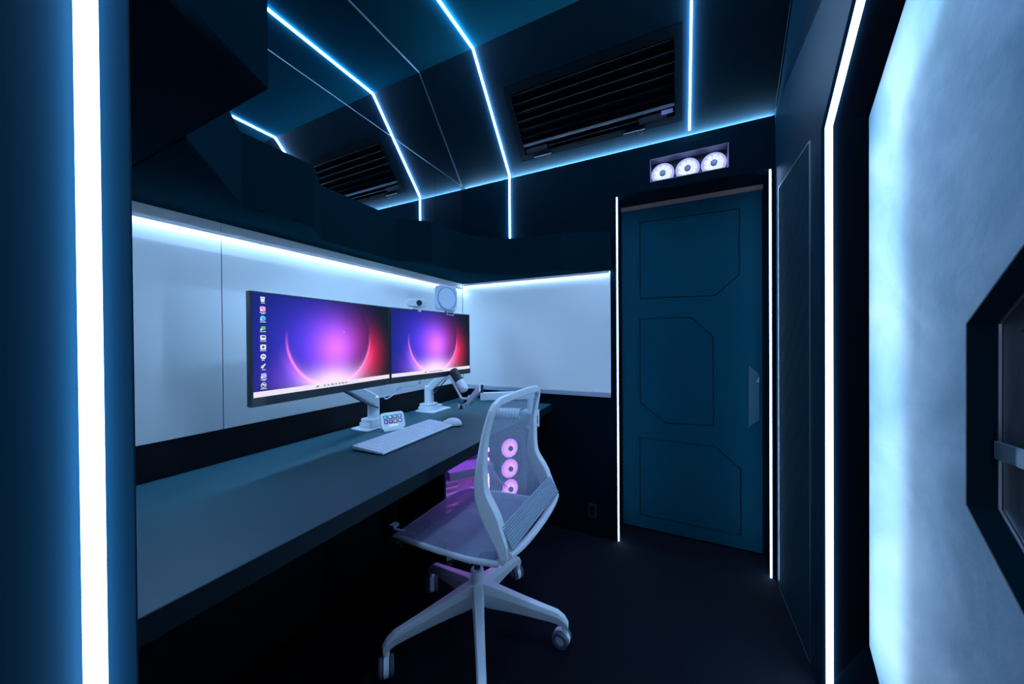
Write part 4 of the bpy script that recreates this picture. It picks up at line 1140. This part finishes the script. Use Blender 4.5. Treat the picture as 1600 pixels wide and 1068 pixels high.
# seat rim
rim = [seat_pt(0, t_ / 8) for t_ in range(9)] + [seat_pt(s_ / 12, 1) for s_ in range(1, 13)] + [seat_pt(1, 1 - t_ / 8) for t_ in range(1, 9)] + [seat_pt(1 - s_ / 12, 0) for s_ in range(1, 12)]
bm = bm_new(); n_ = len(rim); cen = Vector((CX, CY, 0.46))
secs = []
for i in range(n_):
    p = rim[i]; tn = (rim[(i + 1) % n_] - rim[i - 1]).normalized(); o_ = tn.cross(Vector((0, 0, 1))).normalized()
    if o_.dot(p - cen) < 0: o_ = -o_
    secs.append([bm.verts.new(p + o_ * a + Vector((0, 0, z_))) for a, z_ in ((-0.007, -0.001), (0.001, 0.002), (0.007, -0.004), (0.006, -0.015), (-0.006, -0.024), (-0.016, -0.012))])
for i in range(n_):
    for k_ in range(6):
        bm.faces.new((secs[i][k_], secs[i][(k_ + 1) % 6], secs[(i + 1) % n_][(k_ + 1) % 6], secs[(i + 1) % n_][k_]))
fix(bm); obj('seat_frame', bm, M['chair'], ch, smooth=True)
# cross members below the net
bm = bm_new()
for sx__ in (0.25, 0.72):
    x = SX0 + (SX1 - SX0) * sx__
    add_box(bm, (x - 0.02, CY - 0.215, 0.442), (x + 0.02, CY + 0.215, 0.452))
obj('seat_crossbars', bm, M['chair'], ch, bevel=0.003)
# backrest
BP = [(-0.545, 0.998), (-0.570, 0.90), (-0.588, 0.80), (-0.597, 0.715), (-0.584, 0.655), (-0.550, 0.590), (-0.512, 0.535)]
HWB = [0.205, 0.222, 0.230, 0.232, 0.234, 0.236, 0.238]
def back_prof(s_):
    f = s_ * (len(BP) - 1); i = min(int(f), len(BP) - 2); t_ = f - i
    def cr(k):
        P_ = [BP[max(0, i - 1)], BP[i], BP[i + 1], BP[min(len(BP) - 1, i + 2)]]
        p0, p1, p2, p3 = (q[k] for q in P_)
        return 0.5 * (2 * p1 + (p2 - p0) * t_ + (2 * p0 - 5 * p1 + 4 * p2 - p3) * t_ ** 2 + (3 * p1 - p0 - 3 * p2 + p3) * t_ ** 3)
    hw = HWB[i] + (HWB[i + 1] - HWB[i]) * t_
    return cr(0), cr(1), hw
def back_pt(s_, t_):
    x, z, hw = back_prof(s_); q = t_ * 2 - 1
    dz = BP[0][1] - z
    if dz < 0.042: hw -= 0.042 - math.sqrt(max(0.0, 0.042 ** 2 - (0.042 - dz) ** 2))
    top = max(0, 1 - s_ / 0.10)
    return Vector((x - 0.004 + 0.020 * (1 - q * q) * math.sin(PI * min(1, s_ + 0.1)), CY + q * hw, z + 0.005 * (1 - q * q) * top))
obj('back_mesh', grid_surface(back_pt, 28, 20), M['net_back'], ch)
RC = 0.042                                # rounded upper corners
def edge_hw(s_):
    x, z, hw = back_prof(s_)
    dz = BP[0][1] - z
    return hw - (RC - math.sqrt(max(0.0, RC * RC - max(0.0, RC - dz) ** 2)) if dz < RC else 0.0)
path = []                                 # (point, inward-plane outward dir, rear normal, depth)
def side_pts(sg):
    out = []
    for i in range(31):
        s_ = 1 - i / 30
        s_ = s_ if s_ > 0.0 else 0.0
        x, z, hw = back_prof(s_)
        out.append((s_, Vector((x, CY + sg * edge_hw(s_), z))))
    return out
NT = 17
near = side_pts(-1); far = side_pts(1)
hw0 = edge_hw(0.0)
top = []
for i in range(1, NT):
    q = -1 + 2 * i / NT
    top.append((0.0, Vector((BP[0][0] + 0.004 * (1 - q * q), CY + q * hw0, BP[0][1] + 0.006 * (1 - q * q)))))
foot = lambda sg: [(1.06, Vector((-0.512, CY + sg * 0.236, 0.498))), (1.03, Vector((-0.505, CY + sg * 0.238, 0.514)))]
allp = foot(-1) + near + top + far[::-1] + foot(1)[::-1]
bm = bm_new(); secs = []
cenp = Vector((-0.56, CY, 0.78))
for i, (s_, p) in enumerate(allp):
    a = allp[max(0, i - 1)][1]; b = allp[min(len(allp) - 1, i + 1)][1]
    tn = (b - a).normalized()
    ref = Vector((1, 0, 0))
    on_ = Vector((0, p.y - cenp.y, 0)) if s_ > 0.12 else Vector((0, p.y - cenp.y, p.z - 0.90))
    on_ = (on_ - tn * on_.dot(tn)).normalized()
    nr = tn.cross(on_).normalized()
    if nr.x < 0: nr = -nr
    dep = 0.011 + 0.040 * min(1, max(0, (s_ - 0.22) / 0.5)) - 0.018 * max(0, (min(s_, 1) - 0.8) / 0.2) - 0.25 * max(0, s_ - 1)
    wi = 0.020 + 0.010 * min(1, s_ * 4)
    secs.append([bm.verts.new(p + nr * a_ + on_ * b_) for a_, b_ in ((-0.007, -wi), (-0.007, 0.004), (0.002, 0.008), (dep, 0.006), (dep, -wi + 0.004), (dep - 0.004, -wi))])
for i in range(len(secs) - 1):
    for k_ in range(6):
        bm.faces.new((secs[i][k_], secs[i][(k_ + 1) % 6], secs[i + 1][(k_ + 1) % 6], secs[i + 1][k_]))
bm.faces.new(secs[0][::-1]); bm.faces.new(secs[-1]); fix(bm)
obj('back_frame', bm, M['chair'], ch, bevel=0.002)
# ribbed lumbar band at the bottom of the back
bm = bm_new()
r0, r1 = Vector((-0.508, 0, 0.605)), Vector((-0.468, 0, 0.540))
dn = (r1 - r0); nn = Vector((-dn.z, 0, dn.x)).normalized(); nn = nn if nn.x > 0 else -nn
NR = 9
bprof = []
for i in range(NR * 2 + 1):
    bprof.append(r0 + dn * i / (NR * 2) + nn * (0.0035 if i % 2 else 0.0))
fr_ = [p - nn * 0.006 for p in bprof][::-1]
loop = bprof + fr_
a_ = [bm.verts.new((p.x, CY - 0.226, p.z)) for p in loop]; b2 = [bm.verts.new((p.x, CY + 0.226, p.z)) for p in loop]
bm.faces.new(a_); bm.faces.new(b2[::-1])
for i in range(len(loop)): bm.faces.new((a_[i], a_[(i + 1) % len(loop)], b2[(i + 1) % len(loop)], b2[i]))
fix(bm); tag(obj('lumbar_band', bm, pbr('lumbar_band', (0.20, 0.25, 0.31), 0.6), ch), 'ribbed grey band across the lower back')
bm = bm_new(); secs = []
for i in range(17):
    q = -1 + 2 * i / 16
    p = Vector((-0.478 + 0.012 * (1 - q * q), CY + q * 0.232, 0.520 - 0.014 * (1 - q ** 4)))
    secs.append([bm.verts.new(p + Vector((a, 0, c_))) for a, c_ in ((-0.030, -0.014), (-0.010, 0.014), (0.010, 0.014), (0.012, 0.0), (-0.012, -0.020))])
for i in range(16):
    for k_ in range(5): bm.faces.new((secs[i][k_], secs[i][(k_ + 1) % 5], secs[i + 1][(k_ + 1) % 5], secs[i + 1][k_]))
bm.faces.new(secs[0][::-1]); bm.faces.new(secs[-1]); fix(bm)
obj('rear_rail', bm, M['chair'], ch, bevel=0.003)
# tension loop below the front of the seat
bm = bm_new()
tube(bm, [(-0.93, CY - 0.13, 0.44), (-0.955, CY - 0.16, 0.428), (-0.985, CY - 0.175, 0.405), (-0.975, CY - 0.17, 0.385), (-0.945, CY - 0.15, 0.400), (-0.92, CY - 0.12, 0.432)], 0.004, 8)
obj('tension_loop', bm, M['cable_black'], ch)
bm = bm_new(); add_box(bm, (-1.02, CY - 0.20, 0.468), (-0.995, CY - 0.17, 0.480)); cyl(bm, (-1.005, CY - 0.185, 0.46), (-0.93, CY - 0.15, 0.44), 0.005, seg=10)
obj('height_lever', bm, M['chair'], ch, bevel=0.002)
